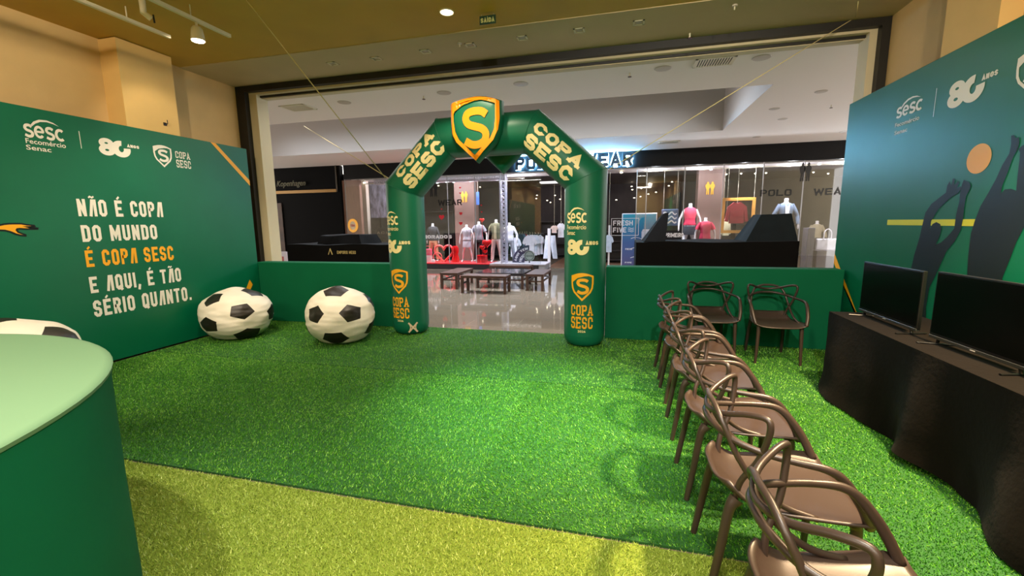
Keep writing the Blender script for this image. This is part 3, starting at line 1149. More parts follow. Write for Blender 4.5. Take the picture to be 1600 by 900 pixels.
# ------------------------------------------------------------------ chairs
def chair_proto():
    t = thing('armchair', '', 'chair')
    nu, nv = 20, 20
    top = []
    for i in range(nv + 1):
        for j in range(nu + 1):
            a = -1 + 2 * j / nu; b = -1 + 2 * i / nv
            x = a * (1 - .16 * b ** 4 if b > 0 else 1 - .10 * b ** 8); y = b
            wd = .285 - .082 * (b + 1) / 2
            X = x * wd
            Y = -.01 + (.262 if b > 0 else .275 + .03 * (1 - a * a)) * y
            if b > 0: Y -= .05 * b * a ** 4
            z = .450 - .012 * (1 - a * a) * (1 - b * b)
            z += .075 * max(0, (b - .45) / .55) ** 1.8
            z -= .012 * max(0, (-b - .6) / .4) ** 2
            z += .012 * abs(a) ** 4 + .028 * abs(a) ** 6 * max(0, (-b + .2) / 1.2) ** 1.5
            top.append((X, Y, z))
    mb = MB()
    fs = []
    for i in range(nv):
        for j in range(nu):
            q = i * (nu + 1) + j
            fs.append((q, q + 1, q + nu + 2, q + nu + 1))
    mb.add(top, fs)
    o = mb.build('seat', m_chair, t, smooth='all', recalc=False)
    sol = o.modifiers.new('s', 'SOLIDIFY'); sol.thickness = .012; sol.offset = -1
    for sx in (-1, 1):
        MB().tube(crom([(sx * .215, -.235, .445), (sx * .215, -.245, .40), (sx * .220, -.252, .20), (sx * .228, -.255, 0.003)], 5), [.026, .025, .0235, .022, .021, .0205, .02, .0195, .019, .0185, .018, .0175, .017, .016, .015, .0145], 10).build('leg', m_chair, t, smooth=True)
        MB().tube(crom([(sx * .165, .175, .455), (sx * .178, .205, .40), (sx * .192, .235, .20), (sx * .198, .265, 0.003)], 5), [.030, .028, .026, .024, .022, .021, .0205, .02, .0195, .019, .0185, .018, .0175, .017, .016, .015], 10).build('leg', m_chair, t, smooth=True)
    def rail(name, half, r, ell=1.0):
        P = [Vector(p) for p in half]
        if isinstance(r, tuple): r0, r1 = r
        full = [Vector((-p.x, p.y, p.z)) for p in P] + [p for p in P[::-1]][1:] if abs(P[-1].x) < 1e-6 else None
        pts = crom(full, 6)
        if isinstance(r, tuple):
            r = [r0 + (r1 - r0) * min(1, max(0, (-p.y - .0) / .2)) for p in pts]
        MB().tube(pts, r, 10, ell=ell).build(name, m_chair, t, smooth='all')
    # armrest loop, top arch, horned outer loop
    rail('armrest_rail', [(.248, -.268, .455), (.268, -.232, .535), (.278, -.185, .61), (.284, -.135, .668), (.284, -.08, .694), (.272, .01, .702), (.245, .10, .708), (.185, .205, .725), (.09, .262, .745), (0, .275, .75)], (.0135, .019))
    rail('back_arch', [(.235, -.10, .452), (.225, .02, .485), (.212, .12, .56), (.195, .19, .66), (.175, .225, .74), (.14, .25, .80), (.07, .262, .832), (0, .268, .838)], .0125)
    rail('back_loop', [(.165, .18, .455), (.19, .17, .55), (.225, .125, .66), (.252, .105, .76), (.262, .10, .825), (.246, .112, .853), (.20, .165, .845), (.12, .24, .81), (0, .275, .79)], .0125)
    return t


cp = chair_proto()
names = ['first and farthest chair of the row, next to the low green wall', 'second chair of the row counted from the low green wall', 'third chair of the row counted from the low green wall', 'fourth chair of the row counted from the low green wall', 'fifth chair of the row, one in front of the nearest', 'sixth and nearest of the row, cut off at the bottom']
for i, (x, y, rz) in enumerate([(.665, 4.70, .02), (.67, 4.07, .03), (.665, 3.40, .0), (.665, 2.69, .03), (.67, 2.01, .01), (.685, 1.33, .03)]):
    o = copy_tree(cp) if i else cp
    o.location = (x, y, .004); o.rotation_euler = (0, 0, pi / 2 + rz)
    tag(o, 'brown looped-back armchair, ' + names[i], 'chair', 'row of chairs facing the screens')
for x, y, rz, lb in ((1.09, 5.66, .04, 'brown looped-back armchair against the low green wall, left one of the pair'), (1.735, 5.51, 0.0, 'brown looped-back armchair against the low green wall, the one nearer the table')):
    o = copy_tree(cp)
    o.location = (x, y, .003); o.rotation_euler = (0, 0, rz)
    tag(o, lb, 'chair', 'pair of chairs against the low wall')

# ------------------------------------------------------------------ table with black cloth and screens
TX0, TX1, TY0, TY1, TZ = 1.93, 2.60, .6, 4.62, .75
t = thing('folding_table', 'long folding table hidden under the black cloth along the right backdrop', 'table', (0, 0, 0))
MB().box((TX0 + .02, TY0, TZ - .03), (TX1, TY1 - .02, TZ - .004)).build('table_top', m_metal, t)
for x in (TX0 + .08, TX1 - .08):
    for y in (TY0 + .15, TY1 - .2):
        MB().tube([(x, y, 0.003), (x, y, TZ - .03)], .014, 8).build('leg', m_metal, t)


def cloth_mesh():
    from mathutils import noise
    mb = MB()
    cols = []
    # path of the hem seen from above: along the left end then down the front towards the viewer
    ys = [TY1 - (TY1 - TY0) * i / 150 for i in range(151)]
    # end side from back to front corner
    path = [(TX1 - (TX1 - TX0) * i / 26, TY1, (0, 1)) for i in range(27)] + [(TX0, y, (-1, 0)) for y in ys[1:]]
    nz = 26
    n = len(path)
    vs = []
    for i, (x, y, nn) in enumerate(path):
        s = i * .03
        corner = math.exp(-((i - 26) / 5.0) ** 2)
        amp = .055 + .09 * (noise.noise(Vector((s * 1.1, 3.3, 0))) + .3) + .06 * corner
        fold = sin(s * 6.2 + 2.2 * noise.noise(Vector((s * .8, 0, 0))))
        hem = .02 + .16 * max(0, noise.noise(Vector((s * 1.1, 8, 0)))) + .06 * corner
        d = Vector((nn[0], nn[1], 0))
        if corner > .05:
            d = (Vector((-1, 0, 0)) * min(1, max(0, (i - 20) / 12)) + Vector((0, 1, 0)) * min(1, max(0, (32 - i) / 12))).normalized()
        for k in range(nz + 1):
            v = k / nz
            z = (TZ + .004) * (1 - v) + hem * v
            off = .004 + .05 * v + (amp * fold + .02 * noise.noise(Vector((s * 3, v * 3, 1)))) * v ** 1.2
            off = max(off, .002 if v < .15 else -.02)
            vs.append((x + d.x * off, y + d.y * off, z))
    fs = []
    for i in range(n - 1):
        for k in range(nz):
            a = i * (nz + 1) + k
            fs.append((a, a + 1, a + nz + 2, a + nz + 1))
    mb.add(vs, fs)
    # top
    gx, gy = 16, 90
    vs = []
    for i in range(gy + 1):
        for j in range(gx + 1):
            x = TX0 - .003 + (TX1 - TX0 + .003) * j / gx; y = TY0 + (TY1 + .003 - TY0) * i / gy
            z = TZ + .004
            if 0 < j < gx and 0 < i < gy:
                z += .004 * max(0, noise.noise(Vector((x * 5, y * 3, 0))))
            vs.append((x, y, z))
    fs = []
    for i in range(gy):
        for j in range(gx):
            a = i * (gx + 1) + j
            fs.append((a, a + 1, a + gx + 2, a + gx + 1))
    mb.add(vs, fs)
    return mb


o = cloth_mesh().build('tablecloth', m_cloth, smooth='all', recalc=False)
tag(o, 'long black cloth draped over the table under the screens', 'tablecloth')


def television(label, yc, w_, h_, x, tilt):
    t = thing('television', label, 'television', (x, yc, TZ + .006), tilt, 'screens on the black-covered table')
    # local: screen faces -X, width along Y
    MB().box((-.012, -w_ / 2, .045), (.014, w_ / 2, .045 + h_)).build('bezel', m_bezel, t, bevel=.004)
    MB().box((.012, -w_ * .32, .10), (.05, w_ * .32, h_ * .75)).build('rear_housing', m_bezel, t, bevel=.01)
    MB().box((-.0135, -w_ / 2 + .012, .075), (-.0118, w_ / 2 - .012, .033 + h_)).build('screen', m_screen, t)
    MB().box((-.016, -w_ / 2, .036), (.006, w_ / 2, .058)).build('lower_trim', mat('grey_trim', lin(52, 52, 46), .3), t, bevel=.003)
    MB().box((-.0165, -.02, .044), (-.0155, .02, .050)).build('maker_badge', m_print, t)
    for sy in (-1, 1):
        mb = MB()
        yb = sy * w_ * .40
        mb.tube([(0.0, yb, .05), (0.0, yb + sy * .01, .008)], .010, 8)
        mb.tube([(-.11, yb + sy * .03, .006), (.11, yb - sy * .02, .006)], .008, 8, ell=.7)
        mb.build('stand_foot', m_bezel, t, smooth=True)
    return t


television('black television nearer the low wall, the smaller-looking one', 4.12, .80, .44, 2.13, 0.0)
television('black television nearest the viewer, cut by the right edge', 3.20, .76, .455, 2.14, 0.03)
# things between and beside the screens
o = MB().ell([(TZ + .006, .045, .045), (TZ + .03, .05, .05), (TZ + .034, .047, .047)], 20, cx=2.36, cy=3.78).build('cable_reel', mat('olive_reel', lin(90, 96, 60), .5), smooth=True)
tag(o, 'small round reel lying on the black cloth between the two televisions', 'reel')
o = MB().box((2.30, 2.62, TZ + .007), (2.44, 2.72, TZ + .022)).build('media_box', m_bezel, bevel=.003)
tag(o, 'flat dark box on the black cloth at the right edge', 'media box')

# ------------------------------------------------------------------ ceiling fittings of the room
m_glow = emission('warm_lamp_glow', (1.0, .86, .62, 1), 14)
m_glowc = emission('cool_lamp_glow', (.75, .88, 1, 1), 12)


def track(label, a, b):
    t = thing('lighting_track', label, 'lighting track')
    d = (Vector(b) - Vector(a)); L = d.length
    mb = MB().box((a[0] - .018, a[1], a[2] - .018), (a[0] + .018, b[1], a[2] + .018))
    mb.build('rail', m_metal, t)
    for q in (.12, .5, .88):
        y = a[1] + (b[1] - a[1]) * q
        MB().tube([(a[0], y, a[2]), (a[0], y, 3.93)], .006, 6).build('hanger', m_metal, t)
    return t


track('cream lighting track without a lamp in view, close to the left wall', (-5.15, .5, 3.80), (-5.15, 4.25, 3.80))
track('cream lighting track carrying the lit bell-shaped spotlight', (-4.47, .5, 3.80), (-4.47, 4.42, 3.80))
p = at(308, 50, 0, -4.47)
t = thing('track_spotlight', 'lit white bell-shaped spotlight hanging from the track', 'spotlight', (p.x, p.y, 3.78))
MB().tube([(0, 0, 0), (0, 0, -.04)], .012, 8).build('stem', m_metal, t)
mb = MB().ell([(-.035, .01, .01), (-.045, .035, .035), (-.07, .052, .052), (-.12, .06, .06), (-.185, .066, .066)], 24)
mb.build('lamp_shade', m_metal, t, smooth=True)
MB().ell([(-.1875, .06, .06), (-.193, .058, .058)], 24).build('lamp_face', m_glow, t)
light('spotlight_lamp', 'SPOT', (p.x, p.y, 3.57), 150, WARM, .06, (-4.8, 4.4, 0), spot=120)
t = thing('ceiling_bracket', 'pale ceiling bracket with cable above the left tracks', 'bracket', (-4.85, 3.75, 3.93))
MB().tube([(0, 0, 0), (0, 0, -.12), (.03, .05, -.16)], .03, 10).build('arm', m_metal, t, smooth=True)
MB().tube([(.05, .06, -.12), (.055, .06, -.2)], .008, 6).build('cable_end', m_black, t)


def downlight(label, x, y, z, lit=None, group=None, r=.055, square=True):
    t = thing('recessed_downlight', label, 'downlight', (x, y, z), 0, group)
    if square:
        s = r * 1.45
        mb = MB()
        mb.box((-s, -s, -.006), (s, -s + .02, .0)).box((-s, s - .02, -.006), (s, s, 0)).box((-s, -s, -.006), (-s + .02, s, 0)).box((s - .02, -s, -.006), (s, s, 0))
        mb.build('frame', m_metal, t)
        MB().ell([(-.003, r * .8, r * .8), (-.001, r * .9, r * .9)], 20).build('lamp_face', lit or mat('unlit_lamp', lin(175, 165, 140), .3), t)
    else:
        MB().tube([(r * cos(2 * pi * i / 24), r * sin(2 * pi * i / 24), -.004) for i in range(24)], .008, 6, closed=True).build('frame', m_metal, t)
        MB().ell([(-.004, r, r), (-.001, r, r)], 24).build('lamp_face', lit or mat('unlit_lamp', lin(175, 165, 140), .3), t)
    return t


downlight('lit round downlight glowing in the mustard ceiling', *at(698, 18, 2, 3.93)[:2], 3.928, m_glow, None, .075, False)
for k, (x, y) in enumerate([(520, 99), (588, 91), (665, 80), (735, 70), (816, 59), (905, 47), (998, 35)]):
    q = at(x, y, 2, 3.92)
    lb = ['leftmost of the unlit downlights in the ceiling band', 'second from the left of the unlit downlights in the ceiling band', 'third from the left of the unlit downlights in the ceiling band', 'middle one of the unlit downlights in the ceiling band', 'third from the right of the unlit downlights in the ceiling band', 'second from the right of the unlit downlights in the ceiling band', 'rightmost of the unlit downlights in the ceiling band'][k]
    downlight(lb, q.x, q.y, 3.918, None, 'unlit downlights along the opening', .045)


def small_disc(name, label, cat, q, r, group=None, drop=.03):
    t = thing(name, label, cat, (q.x, q.y, q.z), 0, group)
    MB().ell([(0, r, r), (-drop * .4, r * .95, r * .95), (-drop * .5, r * .7, r * .7)][::-1], 20).build('plate', mat('pale_disc', lin(190, 178, 165), .5), t, smooth=True)
    if drop > .02:
        MB().tube([(0, 0, 0), (0, 0, -drop * 1.6)], r * .22, 6).build('sensor_tip', m_metal, t)
    return t


for (x, y), lb in (((1148, 8), 'small detector in the ceiling band beside the right end of the downlights'), ((718, 67), 'small detector in the ceiling band beside the middle downlight')):
    small_disc('smoke_detector', lb, 'detector', at(x, y, 2, 3.92), .03)

t = thing('wall_hook', 'tiny dark hook fixed on the cream column just above the slogan backdrop', 'hook', (-6.06, 4.78, 3.0))
MB().box((0, -.02, -.02), (.012, .02, .02)).build('hook_plate', m_black, t, bevel=.003)
MB().tube(crom([(.012, 0, .01), (.05, 0, .0), (.05, 0, .05)], 4), .005, 6).build('hook_arm', m_black, t, smooth=True)

# exit sign
p = at(762, 31, 1, 5.0)
t = thing('exit_sign', 'small dark green SAÍDA sign hanging under the ceiling', 'sign', (p.x, 5.0, p.z))
MB().box((-.095, -.004, -.045), (.095, .004, .045)).build('sign_plate', mat('sign_green', lin(20, 60, 38), .5), t)
flat('sign_text', fit2(block('SAÍDA', .6, 1, .22, .14)[0], -.08, .08, -.028, .034), lambda u, v: (u, -.0055, v), mat('sign_cream', lin(200, 200, 130), .5), t)
for sx in (-.07, .07):
    MB().tube([(sx, 0, .045), (sx, 0, 3.93 - p.z)], .002, 5).build('hanger', m_metal, t)

# ------------------------------------------------------------------ mall ceiling fittings
lbs = ['round grille in the mall ceiling, big one beside the vent on the right', 'round grille in the mall ceiling, between the vent and the arch top', 'round grille in the mall ceiling, nearest the arch shield', 'round grille in the mall ceiling, just left of the shield', 'round grille in the mall ceiling, leftmost near the left vent']
for (x, y), lb in zip([(1190, 90), (1036, 107), (814, 131), (694, 145), (538, 160)], lbs):
    small_disc('ceiling_speaker', lb, 'ceiling speaker', at(x, y, 2, ZC - .001), .12, 'round grilles in the near mall ceiling', .016)
for (x, y), lb in zip([(1283, 143), (1210, 170), (1223, 186), (1182, 214), (1318, 206)], ['topmost of the round plates right of the ceiling void', 'round plate at the right edge of the ceiling void', 'round plate just below and beside another by the void', 'small round plate in the far ceiling near the black fascia', 'round plate in the far ceiling beside the blue-lit backdrop']):
    small_disc('ceiling_plate', lb, 'ceiling plate', at(x, y, 2, ZC - .001), .10, 'round plates in the right mall ceiling', .014)
for (x, y), lb in zip([(984, 114), (662, 150), (414, 175), (1299, 164), (1078, 52)], ['sprinkler in the mall ceiling between the vent and the arch', 'sprinkler in the mall ceiling left of the shield', 'sprinkler in the mall ceiling at the left end', 'sprinkler in the mall ceiling near the right jamb', 'sprinkler in the mall ceiling just beyond the opening']):
    q = at(x, y, 2, ZC)
    t = thing('sprinkler', lb, 'sprinkler', (q.x, q.y, ZC))
    MB().tube([(0, 0, 0), (0, 0, -.05)], .01, 6).build('pipe', m_metal, t)
    MB().ell([(-.058, .028, .028), (-.052, .028, .028)], 12).build('deflector', mat('bronze', lin(90, 60, 50), .4, metal=.6), t)


def ceil_vent(label, x, y, wx, wy):
    q = at(x, y, 2, ZC)
    t = thing('ceiling_vent', label, 'vent', (q.x, q.y, ZC - .001))
    MB().box((-wx, -wy, -.012), (wx, -wy + .03, 0)).box((-wx, wy - .03, -.012), (wx, wy, 0)).box((-wx, -wy, -.012), (-wx + .03, wy, 0)).box((wx - .03, -wy, -.012), (wx, wy, 0)).build('frame', m_metal, t)
    MB().box((-wx + .02, -wy + .02, -.003), (wx - .02, wy - .02, -.001)).build('duct_shade', m_black, t)
    mb = MB()
    k = 14
    for i in range(k):
        xx = -wx + .04 + (2 * wx - .08) * i / (k - 1)
        mb.box((xx - .009, -wy + .03, -.012), (xx + .009, wy - .03, -.005))
    mb.build('slats', m_metal, t)
    return t


ceil_vent('slatted vent in the mall ceiling right of the arch', 1116, 96, .26, .17)
ceil_vent('vent panel in the mall ceiling at the left end', 466, 168, .26, .2)
ceil_vent('small far vent near the black fascia, right of the illuminated sign', 1045, 222, .28, .2)

# ------------------------------------------------------------------ shop front
# black fascia sign
m_letter = mat('dark_sign_face', lin(42, 66, 84), .4)
m_halo = emission('cool_halo', (.20, .60, 1.0, 1), 110)
sgn = thing('shop_sign', 'illuminated POLO WEAR sign with glowing outlines on the black fascia', 'sign', (0, SY - .12, 0))
x0 = at(807, 250, 1, SY)[0]; x1 = at(989, 250, 1, SY)[0]
lw = (x1 - x0)
NRM[0] = Vector((0, -1, 0))
_, L = block('POLO   WEAR', .36, .42, .085, .075, c=.05)
k = lw / L
_, La = block('WEAR', .36, .42, .085, .075, c=.05)
zb = 3.345
for word, ox in (('POLO', 0), ('WEAR', L - La)):
    thin = block(word, .36, .42, .115, .075, c=.05)[0]
    fat = block(word, .36, .42, .195, .075, c=.05)[0]
    flat('glowing_outline', ([(x0 + (x + ox) * k, zb + y) for x, y in fat[0]], fat[1]), lambda u, v: (u, .02, v), m_halo, sgn, thick=.03)
    flat('letters', ([(x0 + (x + ox) * k, zb + y) for x, y in thin[0]], thin[1]), lambda u, v: (u, -.02, v), m_letter, sgn, thick=.03)

# neighbouring dark shop with its script sign
ks = thing('shop_sign', 'unlit script shop sign on the dark front at the left', 'sign', (0, SY - .16, 0))
a = at(432, 293, 1, SY - .2); b = at(476, 281, 1, SY - .2)
flat('letters', fit2(ftext('Kopenhagen', .005, .35), a.x, b.x, a.z - .03, b.z), lambda u, v: (u, 0, v), mat('dull_brass_letters', lin(96, 92, 62), .5), ks, thick=.02)
a = at(405, 302, 1, SY); b = at(530, 296, 1, SY)
MB().box((a.x - 1, .02, a.z - .06), (b.x, .06, a.z + .05)).build('brass_strip', mat('brass_strip', lin(150, 112, 50), .35, metal=.3), ks)
MB().box((b.x - .03, .02, a.z - .06), (b.x + .02, .06, ZC)).build('brass_edge', mat('dark_brass', lin(60, 50, 32), .4), ks)
# dim display left of the dark front
a = at(413, 318, 1, SY - .15); b = at(446, 395, 1, SY - .15)
t = thing('poster', 'dim brownish poster inside the dark shop front beside the jamb', 'poster', (0, SY - .13, 0))
MB().box((a.x, -.01, b.z), (b.x, .01, a.z)).build('sheet', mat('dim_brown_poster', lin(70, 50, 38), .6, noise=.5, scale=2.5), t)
a = at(418, 393, 1, 12.0); b = at(450, 412, 1, 12.0)
t = thing('notice_stand', 'pale framed notice with a red picture seen just above the low wall', 'notice', (0, 12.0, 0))
MB().box((a.x, -.03, .0), (b.x, .03, a.z)).build('frame', mat('pale_grey', lin(180, 165, 165), .5), t, bevel=.01)
MB().box((a.x + .08, -.034, a.z - .6), (b.x - .12, -.03, a.z - .16)).build('picture', mat('red_picture', lin(140, 50, 50), .5, noise=.4, scale=5), t)

# platform
PX0, PX1 = -9.15, -2.75
t = thing('display_platform', 'long low display platform with a red top behind the shop window', 'platform', (0, 0, 0))
MB().box((PX0, SY + .02, 0), (PX1, SY + 1.1, .17)).build('base', mat('dark_plinth', lin(34, 30, 34), .4), t)
MB().box((PX0, SY + .0, .17), (-4.5, SY + 1.12, .205)).build('top', mat('red_platform_top', lin(215, 50, 60), .4), t)
MB().box((-4.5, SY + .0, .17), (PX1 + .25, SY + 1.12, .205)).build('side_top', mat('grey_platform_top', lin(190, 186, 195), .3), t)
MB().box((PX1, SY + .05, 0), (PX1 + .22, SY + 1.05, .17)).build('step', mat('grey_step', lin(150, 146, 150), .4), t)

# glass panes and mullions
gx = [at(x, 300, 1, SY)[0] for x in (600, 699, 742, 782)]
gl = [KX + .1] + gx[1:] + [-2.65]
rr = [.42] + [at(x, 300, 1, SY)[0] for x in (1010, 1069, 1129, 1191, 1254)] + [8.8]
for k, seq in enumerate((gl, rr)):
    for i in range(len(seq) - 1):
        zb_ = .21 if k == 0 else 0.02
        o = MB().box((seq[i] + .01, SY - .006, zb_), (seq[i + 1] - .01, SY + .006, 3.30)).build('window_%d' % (1 + i + 10 * k), m_glass)
        o['kind'] = 'structure'
        e = MB().box((seq[i] - .012, SY - .012, zb_), (seq[i] + .012, SY + .012, 3.30)).build('window_frame', mat('pale_glass_edge', lin(170, 168, 172), .2), o)
# header rail with lattice pattern (truss) and truss post
m_lattice = bpy.data.materials.new('white_lattice')
m_lattice = mat('white_truss_paint', lin(205, 200, 215), .5)


def truss(label, a, b, w_, n):
    """open lattice of four chords and zigzag bracing between points a and b"""
    t = thing('lattice_truss', label, 'truss', (0, 0, 0))
    a = Vector(a); b = Vector(b)
    d = (b - a).normalized()
    y = Vector((0, 1, 0))
    x = d.cross(y).normalized()
    mb = MB()
    for sx in (-1, 1):
        for sy in (-1, 1):
            o = x * sx * w_ + y * sy * w_
            mb.tube([a + o, b + o], .022, 6)
    mb.build('chords', m_lattice, t)
    mb = MB()
    for sy in (-1, 1):
        pts = [a + d * ((b - a).length * i / n) + x * w_ * (1 if i % 2 else -1) + y * sy * w_ for i in range(n + 1)]
        mb.tube(pts, .028, 5)
        pts = [a + d * ((b - a).length * i / n) + x * w_ * (-1 if i % 2 else 1) + y * sy * w_ for i in range(n + 1)]
        mb.tube(pts, .02, 5)
    mb.build('bracing', m_lattice, t)
    return t


px_ = at(787, 340, 1, SY + .24)[0]
truss('white lattice post standing on the display platform', (px_, SY + .24, .206), (px_, SY + .24, 3.25), .09, 22)
truss('white lattice beam running along the top of the shop window', (-9.0, SY + .25, 3.17), (-3.9, SY + .25, 3.17), .07, 56)
m_soff = mat('pale_window_soffit', lin(200, 190, 188), .6)
struct('trim_11', MB().box((-9.9, SY + .1, 3.26), (9, SY + 1.1, 3.42)), m_soff)

# spotlights on rails inside the window
t = thing('spotlight_rail', 'pale rail of the right shop window', 'rail', (0, 0, 0))
MB().tube([(.6, SY + .5, 3.22), (8.6, SY + .5, 3.22)], .015, 6).build('rail', m_metal, t)
t = thing('spotlight_rail', 'pale rail of the left shop window', 'rail', (0, 0, 0))
MB().tube([(-9.6, SY + .35, 3.14), (-3.3, SY + .35, 3.14)], .015, 6).build('rail', m_metal, t)
spots_ = [(971, 269, 0), (1028, 266, 0), (1079, 262, 1), (1111, 264, 1), (1142, 260, 1), (1190, 258, 1), (1237, 257, 1), (1254, 249, 1), (1280, 256, 1), (983, 263, 2), (1034, 260, 2), (1087, 257, 1), (1131, 255, 2), (1190, 252, 2), (1305, 247, 1), (683, 285, 1), (709, 284, 1), (748, 281, 1), (812, 272, 1), (569, 285, 2), (826, 271, 2)]
spots = sorted(spots_)
nL = sum(1 for q in spots if q[0] < 900)
ORD = ['first', 'second', 'third', 'fourth', 'fifth', 'sixth', 'seventh', 'eighth', 'ninth', 'tenth', 'eleventh', 'twelfth', 'thirteenth', 'fourteenth', 'fifteenth', 'sixteenth']
for k, (x, y, c) in enumerate(spots):
    q = at(x, y, 1, SY + (.5 if x > 900 else .35))
    o = thing('window_spotlight', ('cool white' if c == 1 else 'warm white') + ' spotlight atop the %s shop window, %s from its left end' % ('right' if x > 900 else 'left', ORD[k - nL if x > 900 else k]), 'spotlight', q, 0, 'spotlights in the shop window %s, %s' % ('right' if x > 900 else 'left', 'cool' if c == 1 else 'warm'))
    MB().tube([(0, .04, .06), (0, 0, 0)], .035, 10).build('lamp_housing', m_metal, o, smooth=True)
    MB().ell([(-.03, .035, .035), (-.018, .04, .04), (0, .035, .035)], 10).build('lamp_face', m_glowc if c == 1 else m_glow, o, smooth=True)
# lamps deep in the shop ceiling
deep = [(685, 290), (839, 305), (838, 310), (867, 305), (875, 311), (855, 313), (860, 316), (1013, 303), (1025, 300), (988, 296), (991, 309), (963, 312), (1093, 273), (1114, 272), (1135, 272), (1158, 271), (1180, 271), (1197, 270), (1271, 269), (1294, 271), (750, 292), (1001, 307), (1010, 292), (1002, 294), (987, 291), (1045, 290), (1050, 284)]
deep = sorted(deep)
ORDS = ['first', 'second', 'third', 'fourth', 'fifth', 'sixth', 'seventh', 'eighth', 'ninth', 'tenth', 'eleventh', 'twelfth', 'thirteenth', 'fourteenth', 'fifteenth', 'sixteenth', 'seventeenth', 'eighteenth', 'nineteenth', 'twentieth']
for di, (x, y) in enumerate(deep):
    q = at(x, y, 2, 3.40)
    if q.y > 21.8:
        q = at(x, y, 1, 21.6)
    o = MB().ell([(-.02, .026, .026), (-.012, .03, .03), (0, .03, .03)], 12).build('ceiling_lamp', m_glow)
    o.location = q
    nl = sum(1 for q_ in deep if q_[0] < 900)
    tag(o, 'small lit lamp deep inside the shop %s, %s from the left' % (('seen through the arch', ORDS[di]) if x < 900 else ('right of the arch', ORDS[di - nl])), 'lamp', 'small lamps inside the shop')

# brown pillars inside the shop
for x0_, x1_, y_, lb in ((711, 742, SY + 1.3, 1), (1088, 1128, SY + 1.3, 2)):
    a = at(x0_, 350, 1, y_); b = at(x1_, 350, 1, y_)
    struct('wall_pillar_%d' % lb, MB().box((a.x, y_, 0), (b.x, y_ + .5, 3.4)), m_brown)
a = at(538, 350, 1, SY); b = at(565, 350, 1, SY)
struct('wall_entry_left', MB().box((a.x, SY, 0), (b.x, SY + .15, 3.26)), mat('brown_wood_panel', lin(150, 112, 96), .5, noise=.15, scale=4, stretch=(6, 6, .6)))
a = at(566, 350, 1, SY + .6); b = at(577, 350, 1, SY + .6)
struct('wall_entry_return', MB().box((a.x, SY + .5, 0), (b.x, SY + .7, 3.26)), mat('cream_return', lin(220, 205, 190), .6))
a = at(577, 295, 1, SY + 1.5); b = at(612, 340, 1, SY + 1.5)
t = thing('wall_mural', 'grey and white marbled wall panel inside the shop, left of the arch', 'wall panel', (0, 0, 0))
MB().box((a.x, SY + 1.5, b.z), (b.x + .3, SY + 1.55, 3.25)).build('panel', mat('marbled_grey', lin(150, 146, 165), .6, noise=.75, scale=3.5, stretch=(2, 2, .8)), t)
for y1, y2, c, lb in ((353, 372, lin(225, 160, 60), 'round orange plaque'), (378, 398, lin(225, 160, 60), 'second round orange plaque')):
    a = at(552, (y1 + y2) / 2 - 10, 1, SY)
    t = thing('wall_plaque', 'orange ring plaque on the brown panel, ' + ('upper one' if y1 == 353 else 'lower one'), 'plaque', (a.x, SY - .03, a.z + .0))
    mb = MB()
    mb.add(*[[(p[0], 0, p[1]) for p in ring2(0, 0, .17, .21, .045)[0]], ring2(0, 0, .17, .21, .045)[1]])
    mb.add([(p[0], .005, p[1]) for p in disc2(0, 0, .13, .17)[0]], disc2(0, 0, .13, .17)[1], 1)
    o = mb.build('disc', [mat('plaque_orange', c, .5, emit=c, es=.4), mat('plaque_cream', lin(235, 215, 180), .5)], t, recalc=False)
    sol = o.modifiers.new('s', 'SOLIDIFY'); sol.thickness = .02; sol.offset = -1
    if y1 == 353:
        flat('plaque_text', fit2(block('TEM', .6, 1, .2, .12)[0], -.08, .08, -.04, .04), lambda u, v: (u, -.01, v), mat('plaque_red', lin(200, 60, 50), .5), t)


# ---- decals on the glass
def decal(name, label, m2, box, m, cat='decal', yy=SY - .012, group=None):
    """box = pixel rectangle (x0, x1, ytop, ybottom) on the window plane"""
    a = at(box[0], (box[2] + box[3]) / 2, 1, yy); b = at(box[1], (box[2] + box[3]) / 2, 1, yy)
    zt = at((box[0] + box[1]) / 2, box[2], 1, yy)[2]; zb = at((box[0] + box[1]) / 2, box[3], 1, yy)[2]
    o = flat(name, fit2(m2, a.x, b.x, zb, zt), lambda u, v: (u, yy, v), m)
    tag(o, label, cat, group)
    return o


m_bdec = mat('black_decal', lin(8, 8, 12), .4)
m_wdec = mat('white_decal', lin(235, 230, 235), .5)
decal('window_lettering', 'black lettering POLO WEAR on the left shop window, partly behind the arch', block('POLO    WEAR', .5, .62, .12, .1)[0], (628, 722, 311, 323), m_bdec, 'lettering')
decal('window_lettering', 'black lettering POLO WEAR on the right shop window, partly behind the backdrop', block('POLO    WEAR', .5, .62, .12, .1)[0], (1188, 1328, 293, 307), m_bdec, 'lettering')


def couple():
    P = []
    for ox, fl in ((0, 1), (.36, -1)):
        pts = [(.08, .0), (.10, .4), (.04, .52), (.0, .70), (.06, .80), (.13, .84), (.13, .88), (.06, .90), (.13, .92), (.15, .99), (.23, .99), (.25, .92), (.31, .90), (.24, .88), (.24, .84), (.32, .80), (.37, .68), (.33, .52), (.28, .42), (.30, 0), (.22, 0), (.20, .38), (.18, .38), (.16, 0)]
        if fl < 0: pts = [(.36 - x, y) for x, y in pts]
        P.append(poly2([(x + ox, y) for x, y in pts]))
    return join2(P)


